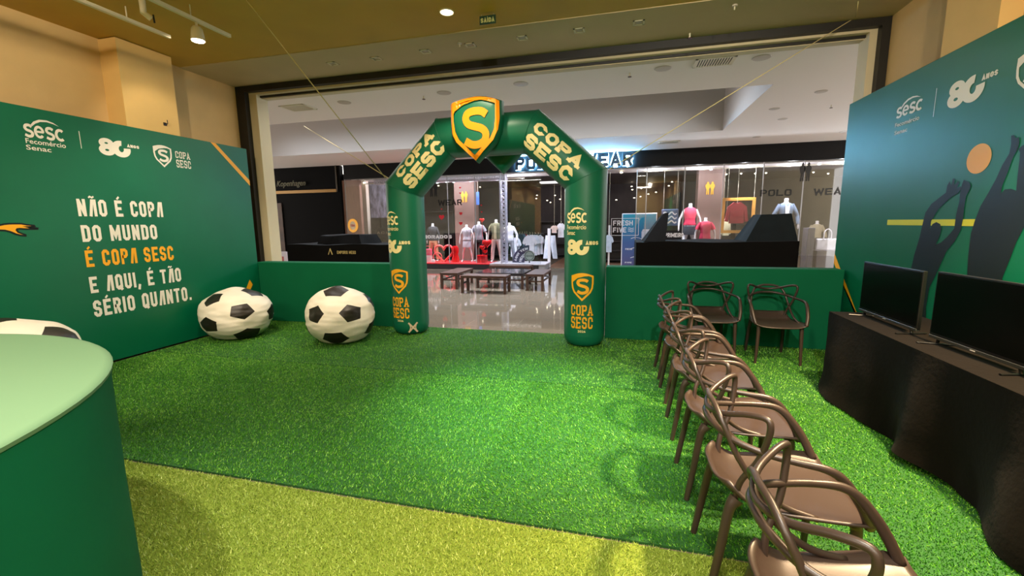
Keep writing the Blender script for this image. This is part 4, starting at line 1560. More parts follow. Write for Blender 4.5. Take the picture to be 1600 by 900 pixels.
decal('couple_emblem', 'black emblem of two standing figures high on the right shop window', couple(), (1249, 1268, 254, 283), m_bdec, 'emblem')
decal('couple_emblem', 'black emblem of two standing figures on the left shop window beside the arch', couple(), (670, 684, 284, 307), m_bdec, 'emblem')
m_ydec = mat('golden_emblem', lin(225, 165, 40), .5)
decal('couple_emblem', 'golden emblem of two figures on the left brown pillar', couple(), (720, 731, 299, 316), m_ydec, 'emblem', SY + 1.28)
decal('couple_emblem', 'golden emblem of two figures on the right brown pillar', couple(), (1102, 1117, 284, 304), m_ydec, 'emblem', SY + 1.28)
decal('window_lettering', 'white lettering NAMORADOS low on the left shop window', block('NAMORADOS', .6, .7, .2, .08)[0], (647, 706, 366, 373), m_wdec, 'lettering')
decal('window_lettering', 'white lettering FRESH FIVE in a thin frame on the right shop window', join2([xf(block('FRESH', .55, .8, .13, .14)[0], oy=1.15), xf(block('FIVE', .55, .8, .13, .14)[0])] + [stroke2([(-.3, -.5), (-.3, 2.3), (4.3, 2.3), (4.3, -.5)], .03, True)] + [stroke2([(2.55 + .12 * i, .15 + q * .26 + .07 * sin(i * .9)) for i in range(9)], .035) for q in range(3)]), (955, 998, 341, 368), m_wdec, 'lettering')
decal('window_lettering', 'small white lettering PRIMEIRO on the right shop window above the black cover', block('PRIMEIRO', .55, .7, .16, .1)[0], (1039, 1068, 364, 371), m_wdec, 'lettering')


def heart():
    pts = []
    for i in range(28):
        a = 2 * pi * i / 28
        pts.append((16 * sin(a) ** 3, 13 * cos(a) - 5 * cos(2 * a) - 2 * cos(3 * a) - cos(4 * a)))
    return poly2(pts)


m_red = mat('red_heart', lin(225, 30, 50), .4)
for (x, y, r, lb) in ((690, 340, 4.2, 'largest red heart sticker, on the dark left part of the window'), (690, 327, 1.2, 'tiny pinkish heart sticker above the largest heart'), (720, 334, 2.6, 'red heart sticker on the brown pillar, second from the bottom'), (720, 349.5, 2.8, 'lowest red heart sticker on the brown pillar'), (719, 293.5, 1.7, 'topmost red heart sticker on the brown pillar'), (719, 302, 1.4, 'small red heart sticker beside the golden emblem'), (752, 321, 1.4, 'small red heart sticker right of the pillar, the upper one'), (752.5, 331.5, 1.3, 'small red heart sticker right of the pillar, the lower one')):
    decal('heart_sticker', lb, heart(), (x - r, x + r, y - r, y + r), m_red, 'heart sticker', group='red heart stickers on the window')


# ------------------------------------------------------------------ mannequins
def mannequin(label, x, ytop, yy, zf, top=None, legs=None, skirt=None, sleeves='short', hN=1.58, stance=.10, armspread=.10, rz=0, inner=None):
    """headless display figure: neck top at the sight line of (x, ytop), feet at height zf"""
    q = at(x, ytop, 1, yy)
    k = (q.z - zf) / hN
    t = thing('mannequin', label, 'mannequin', (q.x, yy, zf), rz)
    t.scale = (k * 1.0, k * 1.0, k)
    b = MB()
    b.ell([(.80, .15, .10), (.88, .165, .115), (.98, .135, .095), (1.08, .125, .09), (1.22, .165, .11), (1.34, .175, .11), (1.42, .15, .09), (1.455, .07, .06), (1.50, .05, .05), (1.56, .052, .052), (1.58, .045, .045)], 18)
    for s in (-1, 1):
        b.tube(crom([(s * .165, 0, 1.39), (s * (.20 + armspread * .5), .0, 1.2), (s * (.20 + armspread), .01, 1.08), (s * (.20 + armspread * 1.2), -.04, .86)], 4), [.045, .043, .041, .039, .038, .036, .035, .034, .032, .03, .027, .022, .02], 10)
        hb = Vector((s * (.20 + armspread * 1.2), -.04, .86))
        b.ell([(.74, .012, .02), (.78, .022, .035), (.83, .024, .036), (.87, .02, .024)], 8, cx=hb.x, cy=hb.y)
        b.tube(crom([(s * .085, 0, .86), (s * (.08 + stance * .3), .0, .62), (s * (.08 + stance * .6), -.005, .46), (s * (.08 + stance * .8), .02, .25), (s * (.08 + stance), .02, .06)], 4), [.085, .082, .078, .072, .066, .06, .055, .05, .047, .05, .05, .046, .04, .034, .03, .028, .028], 12)
        b.ell([(.0, .035, .05), (.03, .04, .10), (.06, .032, .05)], 10, cx=s * (.08 + stance), cy=-.04)
    b.build('body', m_man, t, smooth=True)
    if top:
        g = MB()
        z0 = .86 if not skirt else .92
        g.ell([(z0, .185, .13), (z0 + .02, .19, .135), (1.0, .165, .12), (1.1, .155, .115), (1.22, .185, .13), (1.34, .195, .13), (1.42, .165, .105), (1.46, .085, .075)], 18)
        for s in (-1, 1):
            if sleeves == 'short':
                g.tube([(s * .14, 0, 1.41), (s * (.195 + armspread * .3), 0, 1.28), (s * (.205 + armspread * .55), 0, 1.18)], [.06, .066, .07], 12)
            elif sleeves == 'long':
                g.tube(crom([(s * .14, 0, 1.41), (s * (.20 + armspread * .5), .0, 1.2), (s * (.20 + armspread), .01, 1.08), (s * (.20 + armspread * 1.2), -.04, .88)], 4), [.06, .06, .06, .058, .056, .054, .052, .05, .05, .048, .046, .045, .045], 10)
        g.build('top_garment', top, t, smooth=True)
    if inner:
        g = MB()
        g.prism([(-.05, .87), (.05, .87), (.045, 1.2), (.06, 1.42), (0, 1.36), (-.06, 1.42), (-.045, 1.2)], lambda u, v, w_: (u, -.137 - w_, v), .008)
        g.build('open_shirt_front', inner, t)
    if legs:
        g = MB()
        g.ell([(.78, .17, .125), (.84, .178, .13), (.92, .165, .12), (.95, .155, .11)], 16)
        for s in (-1, 1):
            g.tube(crom([(s * .085, 0, .84), (s * (.08 + stance * .3), .0, .62), (s * (.08 + stance * .6), -.005, .46), (s * (.08 + stance * .8), .02, .25), (s * (.08 + stance), .02, .09)], 4), [.098, .096, .092, .088, .083, .079, .076, .073, .071, .07, .07, .068, .067, .066, .065, .064, .064], 12)
        g.build('trousers', legs, t, smooth=True)
    if skirt:
        MB().ell([(.62, .20, .15), (.70, .195, .15), (.84, .185, .135), (.95, .15, .11), (1.0, .14, .105)], 20).build('skirt', skirt, t, smooth=True)
    return t


cl = lambda n_, r, g, b: mat(n_, lin(r, g, b), .8, noise=.12, scale=8, bump=.3, bscale=9)
c_grey = cl('grey_cloth', 150, 148, 160); c_blk = cl('black_cloth', 26, 24, 28); c_tan = cl('tan_cloth', 214, 160, 120)
c_olive = cl('olive_cloth', 105, 105, 78); c_pink = cl('pale_pink_cloth', 226, 200, 192); c_white = cl('white_cloth', 225, 222, 232)
c_lgrey = cl('pale_grey_cloth', 200, 194, 204); c_char = cl('charcoal_cloth', 50, 50, 56); c_rose = cl('rose_cloth', 215, 60, 90); c_red = cl('crimson_cloth', 150, 24, 44)
c_denim = cl('denim_cloth', 96, 112, 136); c_navy = cl('navy_cloth', 44, 46, 66); c_beige = cl('beige_cloth', 170, 155, 128); c_lb = cl('pale_blue_cloth', 214, 218, 232)
c_cream = cl('cream_cloth', 214, 206, 168)
MY = SY + .62
mannequin('headless mannequin in dark jacket and tan trousers, leftmost under the arch', 676, 349, MY + .1, .206, c_char, c_tan, sleeves='long', armspread=.05)
mannequin('headless mannequin in pale dress and dark open jacket with bare legs', 729, 351, MY, .206, c_lgrey, None, c_lgrey, sleeves=None, stance=.14)
mannequin('headless mannequin in grey T-shirt and black trousers behind the red balloons', 748, 346, MY + .15, .206, c_grey, c_blk, sleeves='short')
mannequin('headless mannequin in olive waistcoat and pale pink trousers', 775, 343, MY, .206, c_olive, c_pink, sleeves='short', inner=c_cream)
mannequin('headless mannequin in white jacket and grey trousers behind the lattice post', 796, 348, MY + .25, .206, c_white, c_grey, sleeves='long')
mannequin('headless mannequin in rose top and charcoal skirt over white trousers', 1079, 318, SY + .95, .5, c_rose, c_white, c_char, sleeves=None)
mannequin('headless mannequin in red short-sleeved shirt and navy trousers', 1103, 340, SY + .5, .22, c_rose, c_navy, sleeves='short')
mannequin('small headless mannequin in charcoal bandeau top by the red striped goods', 1192, 343, SY + .7, .25, c_char, c_white, sleeves=None)
mannequin('tall headless mannequin in denim jacket above the dark kiosk cover', 1229, 310, SY + .7, .5, c_denim, c_char, sleeves='long', inner=c_white)
mannequin('headless mannequin in beige jacket deep in the right shop window', 1277, 345, SY + 2.4, .1, c_beige, c_char, sleeves='long')
m_plinth = mat('grey_display_plinth', lin(120, 114, 120), .4)
for x_, yt, y_, h_, lb in ((1079, 318, SY + .95, .5, 'tall grey plinth under the mannequin in the rose top'), (1103, 340, SY + .5, .22, 'low grey plinth under the mannequin in the red shirt'), (1192, 343, SY + .7, .25, 'low grey plinth under the small bandeau mannequin'), (1229, 310, SY + .7, .5, 'tall grey plinth under the denim jacket mannequin'), (1277, 345, SY + 2.4, .1, 'thin grey plinth under the beige jacket mannequin')):
    q = at(x_, yt, 1, y_)
    o = MB().box((-.24, -.19, 0), (.24, .19, h_ - .002)).build('display_plinth', m_plinth, bevel=.008)
    o.location = (q.x, y_, 0)
    tag(o, lb, 'plinth')


# ---- hanging clothes
def shirt_outline(long=True):
    if long:
        return [(-.26, 0), (-.25, .5), (-.30, .05), (-.42, .08), (-.34, .58), (-.12, .74), (0, .70), (.12, .74), (.34, .58), (.42, .08), (.30, .05), (.25, .5), (.26, 0)]
    return [(-.25, 0), (-.24, .46), (-.30, .38), (-.42, .44), (-.30, .62), (-.11, .72), (0, .67), (.11, .72), (.30, .62), (.42, .44), (.30, .38), (.24, .46), (.25, 0)]


def hung_shirt(label, box, yy, m, long=False, group=None, rz=0, hanger=True, depth=.09, wire=False):
    a = at(box[0], (box[2] + box[3]) / 2, 1, yy); b = at(box[1], (box[2] + box[3]) / 2, 1, yy)
    zt = at((box[0] + box[1]) / 2, box[2], 1, yy)[2]; zb = at((box[0] + box[1]) / 2, box[3], 1, yy)[2]
    t = thing('hanging_shirt', label, 'shirt', ((a.x + b.x) / 2, yy, zb), rz, group)
    W = (b.x - a.x); H = zt - zb
    out = [(x / .84 * W, z / .74 * H) for x, z in shirt_outline(long)]
    MB().prism(out, lambda u, v, w_: (u, w_ - depth / 2, v), depth).build('garment', m, t)
    if hanger:
        MB().tube([(0, 0, H * .93), (0, 0, H * 1.02), (.02, 0, H * 1.06), (-.01, 0, H * 1.1)], .006, 6).build('hanger', m_metal, t)
    if wire:
        MB().tube([(0, 0, H * .95), (0, 0, 3.42 - zb)], .003, 5).build('wire', m_metal, t)
    return t


# picture frame with crimson jacket
yy = SY + .5
a = at(1128, 307, 1, yy); b = at(1178, 364, 1, yy)
t = thing('garment_showcase', 'orange wooden display frame around the hanging crimson jacket', 'frame', ((a.x + b.x) / 2, yy, 0))
hx = (b.x - a.x) / 2 * .97; z0, z1 = b.z, a.z - .05
mb = MB().box((-hx, -.03, z0), (-hx + .09, .03, z1)).box((hx - .09, -.03, z0), (hx, .03, z1)).box((-hx + .09, -.03, z1 - .09), (hx - .09, .03, z1)).box((-hx + .09, -.03, z0), (hx - .09, .03, z0 + .09))
mb.build('frame_border', mat('orange_wood', lin(222, 158, 70), .4, noise=.1, scale=5), t, bevel=.006)
for sx in (-1, 1):
    MB().tube([(sx * (hx - .05), 0, z1), (sx * (hx - .05), 0, 3.38)], .004, 5).build('hanger', m_metal, t)
hung_shirt('crimson jacket hanging inside the orange frame', (1133, 1169, 316, 349), yy - .10, c_red, True, depth=.1, wire=True)
hung_shirt('pale sleeve of a striped top behind the lower left of the frame', (1126, 1142, 342, 368), yy + .4, c_cream, True, wire=True)
# rail with white shirts and blue tees
t = thing('clothes_rail', 'dark clothes rail carrying the white shirts inside the entrance', 'clothes rail', (0, 0, 0))
y_ = SY + 2.2
a = at(800, 366, 1, y_); b = at(850, 366, 1, y_)
MB().tube([(a.x, y_, a.z), (b.x, y_, a.z)], .015, 6).build('bar', m_black, t)
for x in (a.x, b.x):
    MB().tube([(x, y_, 0), (x, y_, a.z)], .015, 6).build('post', m_black, t)
for i, (x, w_) in enumerate(((829, 13), (833, 13), (837, 13), (842, 13))):
    hung_shirt('white shirt on the dark rail inside the entrance, ' + ['leftmost of four', 'second from left', 'third from left', 'rightmost of four'][i], (x - w_, x + w_ - 2, 366, 400 - i), y_ - .1 + i * .07, c_lb if i % 2 else c_white, False, 'white shirts on the dark rail', depth=.05)
for i, x in enumerate((803, 807)):
    hung_shirt('pale blue T-shirt beside the lattice post, ' + ('left one' if i == 0 else 'right one'), (x - 8, x + 8, 370, 401), y_ - .5 + .1 * i, c_lb, False, 'pale blue T-shirts beside the lattice post', depth=.05)
for i, (x, m) in enumerate(((812, c_navy), (816, c_denim), (820, c_red), (823, c_char))):
    hung_shirt(['navy', 'blue', 'dark red', 'charcoal'][i] + ' shirt hanging behind the white shirts', (x - 7, x + 7, 364, 385), y_ + .6 + .06 * i, m, False, depth=.05)
# hanging jeans and post
t = thing('display_post', 'white display post with jeans inside the entrance', 'display post', (at(858, 400, 1, SY + 1.0)[0], SY + 1.0, 0))
MB().box((-.05, -.05, 0), (.05, .05, at(858, 357, 1, SY + 1.0)[2])).build('post', m_man, t, bevel=.005)


def jeans(label, x, y0, y1, yy, m):
    zt = at(x, y0, 1, yy)[2]; q = at(x, y1, 1, yy)
    H = zt - q.z
    t = thing('hanging_jeans', label, 'jeans', (q.x, yy, q.z))
    out = [(-.26, 0), (-.17, H), (.17, H), (.26, 0), (.10, 0), (.01, H * .62), (-.01, H * .62), (-.11, 0)]
    MB().prism(out, lambda u, v, w_: (u, w_ - .05, v), .1).build('denim', m, t)
    return t


jeans('pale blue jeans hanging behind the white display post', 860, 368, 404, SY + 1.25, c_lb)
hung_shirt('white polo shirt hanging by the arch leg inside the entrance', (869, 884, 348, 371), SY + 2.0, c_white, False, wire=True)
hung_shirt('green-trimmed shirt hanging next to the arch leg', (876, 888, 350, 370), SY + 2.2, cl('green_cloth', 40, 130, 70), False, wire=True)
hung_shirt('pink folded shirt shown above the shelf inside the entrance', (860, 872, 352, 364), SY + 1.9, c_pink, False, hanger=False, wire=True)
hung_shirt('white T-shirt hanging on the stand right of the arch', (943, 959, 366, 394), SY + .8, c_lb, False, wire=True)
t = thing('display_post', 'white display stand with a T-shirt right of the arch', 'display post', (at(951, 400, 1, SY + .9)[0], SY + .95, 0))
MB().box((-.03, -.03, 0), (.03, .03, at(951, 352, 1, SY + .9)[2])).build('post', m_man, t, bevel=.004)

# dark shelving masses inside the shop
def shelf_unit(label, x0_, x1_, ytop, yy, n=3, m=None, d=.5):
    a = at(x0_, ytop, 1, yy); b = at(x1_, ytop, 1, yy)
    t = thing('shelf_unit', label, 'shelf', (a.x, yy, 0))
    W = b.x - a.x; H = a.z
    m = m or mat('dark_shelf', lin(40, 32, 32), .5)
    MB().box((0, 0, 0), (.04, d, H)).build('side_panel', m, t)
    MB().box((W - .04, 0, 0), (W, d, H)).build('side_panel', m, t)
    MB().box((0.04, d - .03, 0), (W - .04, d, H)).build('back_panel', m, t)
    for i in range(n + 1):
        z = .1 + (H - .14) * i / n
        MB().box((.04, 0, z), (W - .04, d - .03, z + .035)).build('shelf_board', m, t)
    return t


shelf_unit('dark shelf unit behind the mannequins, left of the brown pillar', 655, 708, 330, SY + 3.0, 4)
shelf_unit('dark wall shelf deep in the shop behind the lattice post', 745, 800, 350, SY + 5.0, 3)
shelf_unit('dark shelf unit deep in the shop behind the white shirts', 842, 900, 346, SY + 5.5, 3)
shelf_unit('dark shelf unit behind the FRESH FIVE lettering', 945, 1010, 362, SY + 3.0, 3)
shelf_unit('dark shelf unit behind the denim jacket mannequin', 1150, 1240, 350, SY + 5.0, 3)
shelf_unit('low dark counter seen right of the black kiosk cover', 1268, 1302, 372, SY + 1.4, 2)
# red striped goods
sc0 = at(1148, 376, 1, SY + 1.2); sc1 = at(1190, 376, 1, SY + 1.2)
t = thing('display_table', 'dark low table under the rolled scarves below the orange frame', 'display table', ((sc0.x + sc1.x) / 2, SY + 1.2, 0))
hx = (sc1.x - sc0.x) / 2 + .1; hz = sc0.z - .30
MB().box((-hx, -.2, hz - .04), (hx, .2, hz)).build('table_top', m_wood, t, bevel=.004)
for sx in (-1, 1):
    for sy in (-1, 1):
        MB().box((sx * (hx - .05) - .02, sy * .16 - .02, 0), (sx * (hx - .05) + .02, sy * .16 + .02, hz - .04)).build('leg', m_wood, t)
for i in range(7):
    a = at(1150 + i * 6, 376, 1, SY + 1.2)
    o = MB().ell([(0, .05, .05), (.05, .058, .058), (.30, .055, .055), (.36, .03, .03)], 10).build('rolled_scarf', c_red if i % 2 else c_pink, smooth=True)
    o.location = (a.x, SY + 1.2, hz)
    tag(o, ('crimson' if i % 2 else 'pale pink') + ' rolled scarf under the orange frame, %s from the left' % ORD[i], 'scarf', 'rolled scarves under the orange frame')

# valentine props on the platform
def at_plat(x, yy=MY - .3):
    return Vector((at(x, 409, 1, yy)[0], yy, .206))


NRM[0] = Vector((0, -1, 0))
m_redg = mat('glossy_red_foil', lin(226, 20, 26), .18)
m_coral = mat('coral_foil', lin(245, 90, 90), .35)


def heart_balloon(label, x, y, yy, r, parent=None, m=m_redg):
    q = at(x, y, 1, yy)
    t = thing('heart_balloon', label, 'balloon', q, .2, 'red foil balloons')
    out, _ = heart()
    mb = MB()
    rings = []
    for dd, k in ((-.28, .35), (-.24, .7), (-.14, .92), (0, 1), (.14, .92), (.24, .7), (.28, .35)):
        rings.append([(u / 16 * r * k, dd * r, v / 16 * r * k) for u, v in out])
    mb.loft(rings)
    mb.build('foil', m, t, smooth=True)
    MB().tube([(0, 0, -r * .9), (0, 0, -(q.z - .21))], .005, 5).build('string', m_red, t)
    return t


heart_balloon('largest red foil heart balloon in front of the grey T-shirt mannequin', 761, 380, MY - .25, .17)
heart_balloon('smaller red foil balloon tucked under the largest one', 754, 387, MY - .3, .11)
heart_balloon('red balloon just above the gift box', 758, 393, MY - .28, .09)
heart_balloon('small red heart balloon at the shoulder of the grey T-shirt mannequin', 753, 344, MY - .1, .09)
a = at_plat(753, MY - .25)
t = thing('gift_box', 'red gift box at the foot of the balloons', 'gift box', a)
MB().box((-.16, -.15, 0), (.16, .15, .22)).build('box_body', mat('red_box', lin(180, 24, 40), .4), t, bevel=.008)
MB().box((-.17, -.16, .22), (.17, .16, .27)).build('lid', m_redg, t, bevel=.008)
MB().box((-.02, -.163, 0), (.02, .163, .273)).build('ribbon', m_red, t)
# big open heart frame
a = at_plat(694, MY - .2)
t = thing('heart_prop', 'large coral open heart standing on the red platform', 'heart prop', a)
out, _ = heart()
pts = [(u / 16 * .36, 0, .34 + v / 16 * .36) for u, v in out]
MB().tube([Vector(p) for p in pts], .045, 8, closed=True).build('heart_rim', m_coral, t, smooth='all')
a = at_plat(684, MY - .35)
t = thing('ring_prop', 'thin pink ring standing before the coral heart', 'ring prop', a)
MB().tube([(.17 * cos(2 * pi * i / 28), 0, .19 + .17 * sin(2 * pi * i / 28)) for i in range(28)], .018, 6, closed=True).build('ring', m_coral, t, smooth='all')
a = at_plat(712, MY - .25)
t = thing('number_prop', 'tall red figure-shaped block beside the brown pillar', 'display block', a)
mb = MB().ell([(0, .13, .09), (.1, .15, .10), (.25, .11, .08), (.3, .10, .075), (.38, .13, .09), (.52, .13, .09), (.6, .08, .06)], 16)
mb.build('block_body', m_redg, t, smooth=True)
a = at_plat(669, MY - .3)
t = thing('handbag', 'pink handbag standing on the red platform', 'handbag', a + Vector((0, 0, .25)))
MB().box((-.16, -.06, 0), (.16, .06, .24)).build('bag_body', mat('pink_leather', lin(245, 80, 120), .35), t, bevel=.03)
MB().tube(crom([(-.09, 0, .23), (-.07, 0, .33), (.07, 0, .33), (.09, 0, .23)], 5), .008, 6).build('handle', m_coral, t)
o = MB().box((a.x - .14, a.y - .07, .206), (a.x + .14, a.y + .07, .452)).build('display_block', m_man, bevel=.006)
tag(o, 'pale block carrying the pink handbag', 'display block')
a = at_plat(673, MY - .45)
o = MB().ell([(a.z, .07, .05), (a.z + .06, .09, .06), (a.z + .12, .05, .04)], 12, cx=a.x + .1, cy=a.y).build('white_purse', m_man, smooth=True)
tag(o, 'small white purse in front of the pink handbag', 'purse')

# bits seen through the glass
a = at(744, 300, 1, SY + .9); b = at(749, 320, 1, SY + .9)
t = thing('hanging_banner', 'narrow blue banner hanging right of the left brown pillar', 'banner', ((a.x + b.x) / 2, SY + .9, b.z))
MB().box((-(b.x - a.x) / 2, -.01, 0), ((b.x - a.x) / 2, .01, a.z - b.z)).build('banner_sheet', mat('blue_banner', lin(70, 110, 190), .5, noise=.4, scale=6), t)
MB().tube([(0, 0, a.z - b.z), (0, 0, 3.42 - b.z)], .004, 5).build('wire', m_metal, t)
a = at(843, 285, 1, SY + 1.4); b = at(872, 285, 1, SY + 1.4)
o = MB().box((a.x, SY + 1.4, a.z - .03), (b.x + .3, SY + 1.7, a.z + .03)).build('light_panel', emission('soft_panel', (1, .96, .96, 1), .9), bevel=.01)
tag(o, 'flat lit panel above the shop entrance behind the right arch shoulder', 'light panel')
a = at(586, 341, 1, SY + .3); b = at(612, 341, 1, SY + .3)
t = thing('display_cabinet', 'black cabinet with pale ACIO lettering left of the arch leg', 'cabinet', (a.x, SY + .3, .207))
W = b.x - a.x
MB().box((0, 0, .0), (W, .5, at(586, 378, 1, SY + .3)[2] - .207)).build('lower_body', m_black, t, bevel=.01)
MB().box((0, 0, at(586, 371, 1, SY + .3)[2] - .207), (W, .5, at(586, 356, 1, SY + .3)[2] - .207)).build('front_panel', m_black, t, bevel=.01)
MB().box((0, .3, 0), (.08, .5, at(586, 341, 1, SY + .3)[2] - .207)).build('side_panel', m_black, t)
MB().box((W - .08, .3, 0), (W, .5, at(586, 341, 1, SY + .3)[2] - .207)).build('side_panel', m_black, t)
zz = at(586, 365.5, 1, SY + .3)[2] - .207
flat('cabinet_text', fit2(block('ACIO', .6, .8, .12, .3)[0], .05, W * .95, zz, zz + .10), lambda u, v: (u, -.012, v), mat('dim_cream', lin(150, 130, 110), .5), t)

# round shop notice "aqui tem"
m_navyp = mat('dark_violet_panel', lin(60, 52, 82), .4)
a = at(815, 408, 1, MY)
t = thing('arc_sign', 'dark arched notice with white lettering at the end of the platform', 'sign', (a.x, MY - .1, .206))
mb = MB()
r0, r1 = .18, .62
out = [(r1 * cos(a_), r1 * sin(a_)) for a_ in [radians(180 - 90 * i / 14) for i in range(15)]] + [(r0 * cos(a_), r0 * sin(a_)) for a_ in [radians(90 + 90 * i / 14) for i in range(15)]]
mb.prism([(u + .3, v) for u, v in out], lambda u, v, w_: (u, w_, v), .04)
mb.build('arch_board', m_navyp, t)
tx, L = block('AQUI TEM', .5, 1, .2, .12)
tx = fit2(tx, 0, 1, 0, 1)
flat('notice_text', tx, lambda u, v: (.3 - (.46 + .10 * v) * cos(pi / 2 * (.06 + .88 * u)), -.006, (.46 + .10 * v) * sin(pi / 2 * (.06 + .88 * u))), m_wdec, t, cuts=(0, .04))
tx = fit2(block('PRESENTE', .5, 1, .2, .12)[0], 0, 1, 0, 1)
flat('notice_text', tx, lambda u, v: (.3 - (.27 + .10 * v) * cos(pi / 2 * (.06 + .88 * u)), -.006, (.27 + .10 * v) * sin(pi / 2 * (.06 + .88 * u))), m_wdec, t, cuts=(0, .04))
q = at(827.5, 399.5, 1, MY - .1)
t = thing('round_sign', 'round pale green badge sign beside the arched notice', 'sign', (q.x, MY - .15, q.z))
R_ = .19
MB().prism([(R_ * cos(2 * pi * i / 30), R_ * sin(2 * pi * i / 30)) for i in range(30)], lambda u, v, w_: (u, w_, v), .03).build('badge', mat('sage_badge', lin(150, 160, 148), .5), t)
flat('badge_ring', ring2(0, 0, .155, .155, .012), lambda u, v: (u, -.004, v), mat('dark_sage', lin(60, 66, 62), .5), t)
flat('badge_text', fit2(ftext('Namorados', .01, .3), -.13, .13, -.04, .04), lambda u, v: (u, -.005, v), mat('dark_sage2', lin(50, 56, 52), .5), t)
MB().box((-.02, .0, -(q.z - .0) + .0), (.02, .03, -.18)).build('stand', m_black, t)

# FRESH FIVE poster panel
yy = SY + .35
a = at(972, 334, 1, yy); b = at(1027, 334, 1, yy)
t = thing('standing_poster', 'tall blue and teal poster panel with white edge right of the arch', 'poster', ((a.x + b.x) / 2, yy, 0.01))
hw = (b.x - a.x) / 2; H = a.z
MB().box((-hw, -.02, 0), (hw, .02, H)).build('white_frame', m_man, t, bevel=.03, seg=3)
mp = mat('teal_blue_poster', lin(60, 90, 140), .5)
nt = mp.node_tree
tc = nt.nodes.new('ShaderNodeTexCoord'); sp = nt.nodes.new('ShaderNodeSeparateXYZ'); rp = nt.nodes.new('ShaderNodeValToRGB'); mr = nt.nodes.new('ShaderNodeMath')
mr.operation = 'DIVIDE'; mr.inputs[1].default_value = H
nt.links.new(tc.outputs['Object'], sp.inputs[0]); nt.links.new(sp.outputs['Z'], mr.inputs[0]); nt.links.new(mr.outputs[0], rp.inputs[0])
rp.color_ramp.elements[0].color = lin(80, 66, 110); rp.color_ramp.elements[1].color = lin(20, 150, 175)
rp.color_ramp.elements.new(.5).color = lin(52, 90, 150)
nt.links.new(rp.outputs[0], nt.nodes['Principled BSDF'].inputs['Base Color'])
MB().box((-hw + .03, -.024, .04), (hw - .03, -.02, H - .03)).build('print', mp, t)
ff = lambda u, v: (u, -.0255, v)
flat('printed_shirt', fit2(poly2([(-.25, 0), (-.27, .6), (-.2, .72), (.2, .72), (.27, .6), (.25, 0)]), .08, .38, H * .47, H * .72), ff, c_white, t)
for k, z in enumerate((.56, .38, .22)):
    flat('printed_wave', stroke2([(-.25 + .05 * i, H * z + .04 * sin(i * .5)) for i in range(12)], .008), ff, m_wdec, t)
flat('printed_text', fit2(block('FRESH', .5, 1, .18, .12)[0], -.42, -.2, H * .36, H * .39), ff, m_wdec, t)
flat('printed_text', fit2(block('FIVE', .5, 1, .18, .12)[0], -.42, -.2, H * .12, H * .15), ff, m_wdec, t)
# wave patch
a = at(1034, 327, 1, SY + .4); b = at(1059, 353, 1, SY + .4)
t = thing('wave_panel', 'blue square panel with white waves in the right shop window', 'panel', ((a.x + b.x) / 2, SY + .4, (a.z + b.z) / 2))
hw = (b.x - a.x) / 2; hh = (a.z - b.z) / 2
MB().box((-hw, -.02, -hh), (hw, .02, hh)).build('board', mat('slate_blue', lin(80, 96, 132), .5, noise=.4, scale=5), t, bevel=.02)
for k in range(3):
    flat('printed_wave', stroke2([(-hw * .8 + hw * 1.6 * i / 14, -hh * .5 + hh * .5 * k + .04 * sin(i * .9)) for i in range(15)], .02), lambda u, v: (u, -.022, v), m_wdec, t)
for sx in (-1, 1):
    MB().tube([(sx * hw * .8, 0, hh), (sx * hw * .8, 0, 3.37 - (a.z + b.z) / 2)], .003, 5).build('hanger', m_metal, t)

# tote bag on the low counter at the right
q = at(1290, 390, 1, SY + .5)
t = thing('tote_bag', 'white canvas tote bag standing on a dark plinth at the right', 'bag', (q.x, SY + .5, q.z - .02))
MB().box((-.28, -.05, 0), (.28, .05, .35)).build('bag_body', c_white, t, bevel=.03)
MB().tube(crom([(-.10, -.055, .32), (-.09, -.055, .55), (0, -.055, .64), (.09, -.055, .55), (.10, -.055, .32)], 5), .014, 6).build('handle', c_white, t)
o = MB().box((q.x - .3, SY + .3, 0), (q.x + .3, SY + .75, q.z - .022)).build('bag_plinth', mat('dark_plinth2', lin(70, 60, 74), .4), bevel=.01)
tag(o, 'dark plinth under the white tote bag', 'plinth')
o = MB().box((at(1257, 400, 1, SY + .4)[0], SY + .3, 0), (at(1268, 400, 1, SY + .4)[0], SY + .7, at(1260, 356, 1, SY + .4)[2])).build('garment_column', mat('striped_grey', lin(74, 70, 84), .6, noise=.4, scale=6, stretch=(6, 6, .3)), bevel=.01)
tag(o, 'dark grey garment column right of the black kiosk cover', 'garment display')

# ------------------------------------------------------------------ mall benches and tables
def bench(label, x0_, x1_, y0_, y1_, h, m_top=None, cat='bench', lower=False):
    t = thing('mall_' + cat, label, cat, ((x0_ + x1_) / 2, (y0_ + y1_) / 2, -.012))
    hx = (x1_ - x0_) / 2; hy = (y1_ - y0_) / 2
    MB().box((-hx, -hy, h - .06), (hx, hy, h)).build('seat' if cat == 'bench' else 'table_top', m_top or m_wood, t, bevel=.006)
    for sx in (-1, 1):
        for sy in (-1, 1):
            x = sx * (hx - .035); y = sy * (hy - .035)
            MB().box((x - .03, y - .03, 0), (x + .03, y + .03, h - .06)).build('leg', m_wood, t, bevel=.004)
        MB().box((sx * (hx - .035) - .015, -hy + .06, h * .52), (sx * (hx - .035) + .015, hy - .06, h * .52 + .035)).build('stretcher', m_wood, t)
    for sy in (-1, 1):
        MB().box((-hx + .06, sy * (hy - .035) - .012, h * .52), (hx - .06, sy * (hy - .035) + .012, h * .52 + .03)).build('stretcher', m_wood, t) if hx < .4 or lower else None
    return t


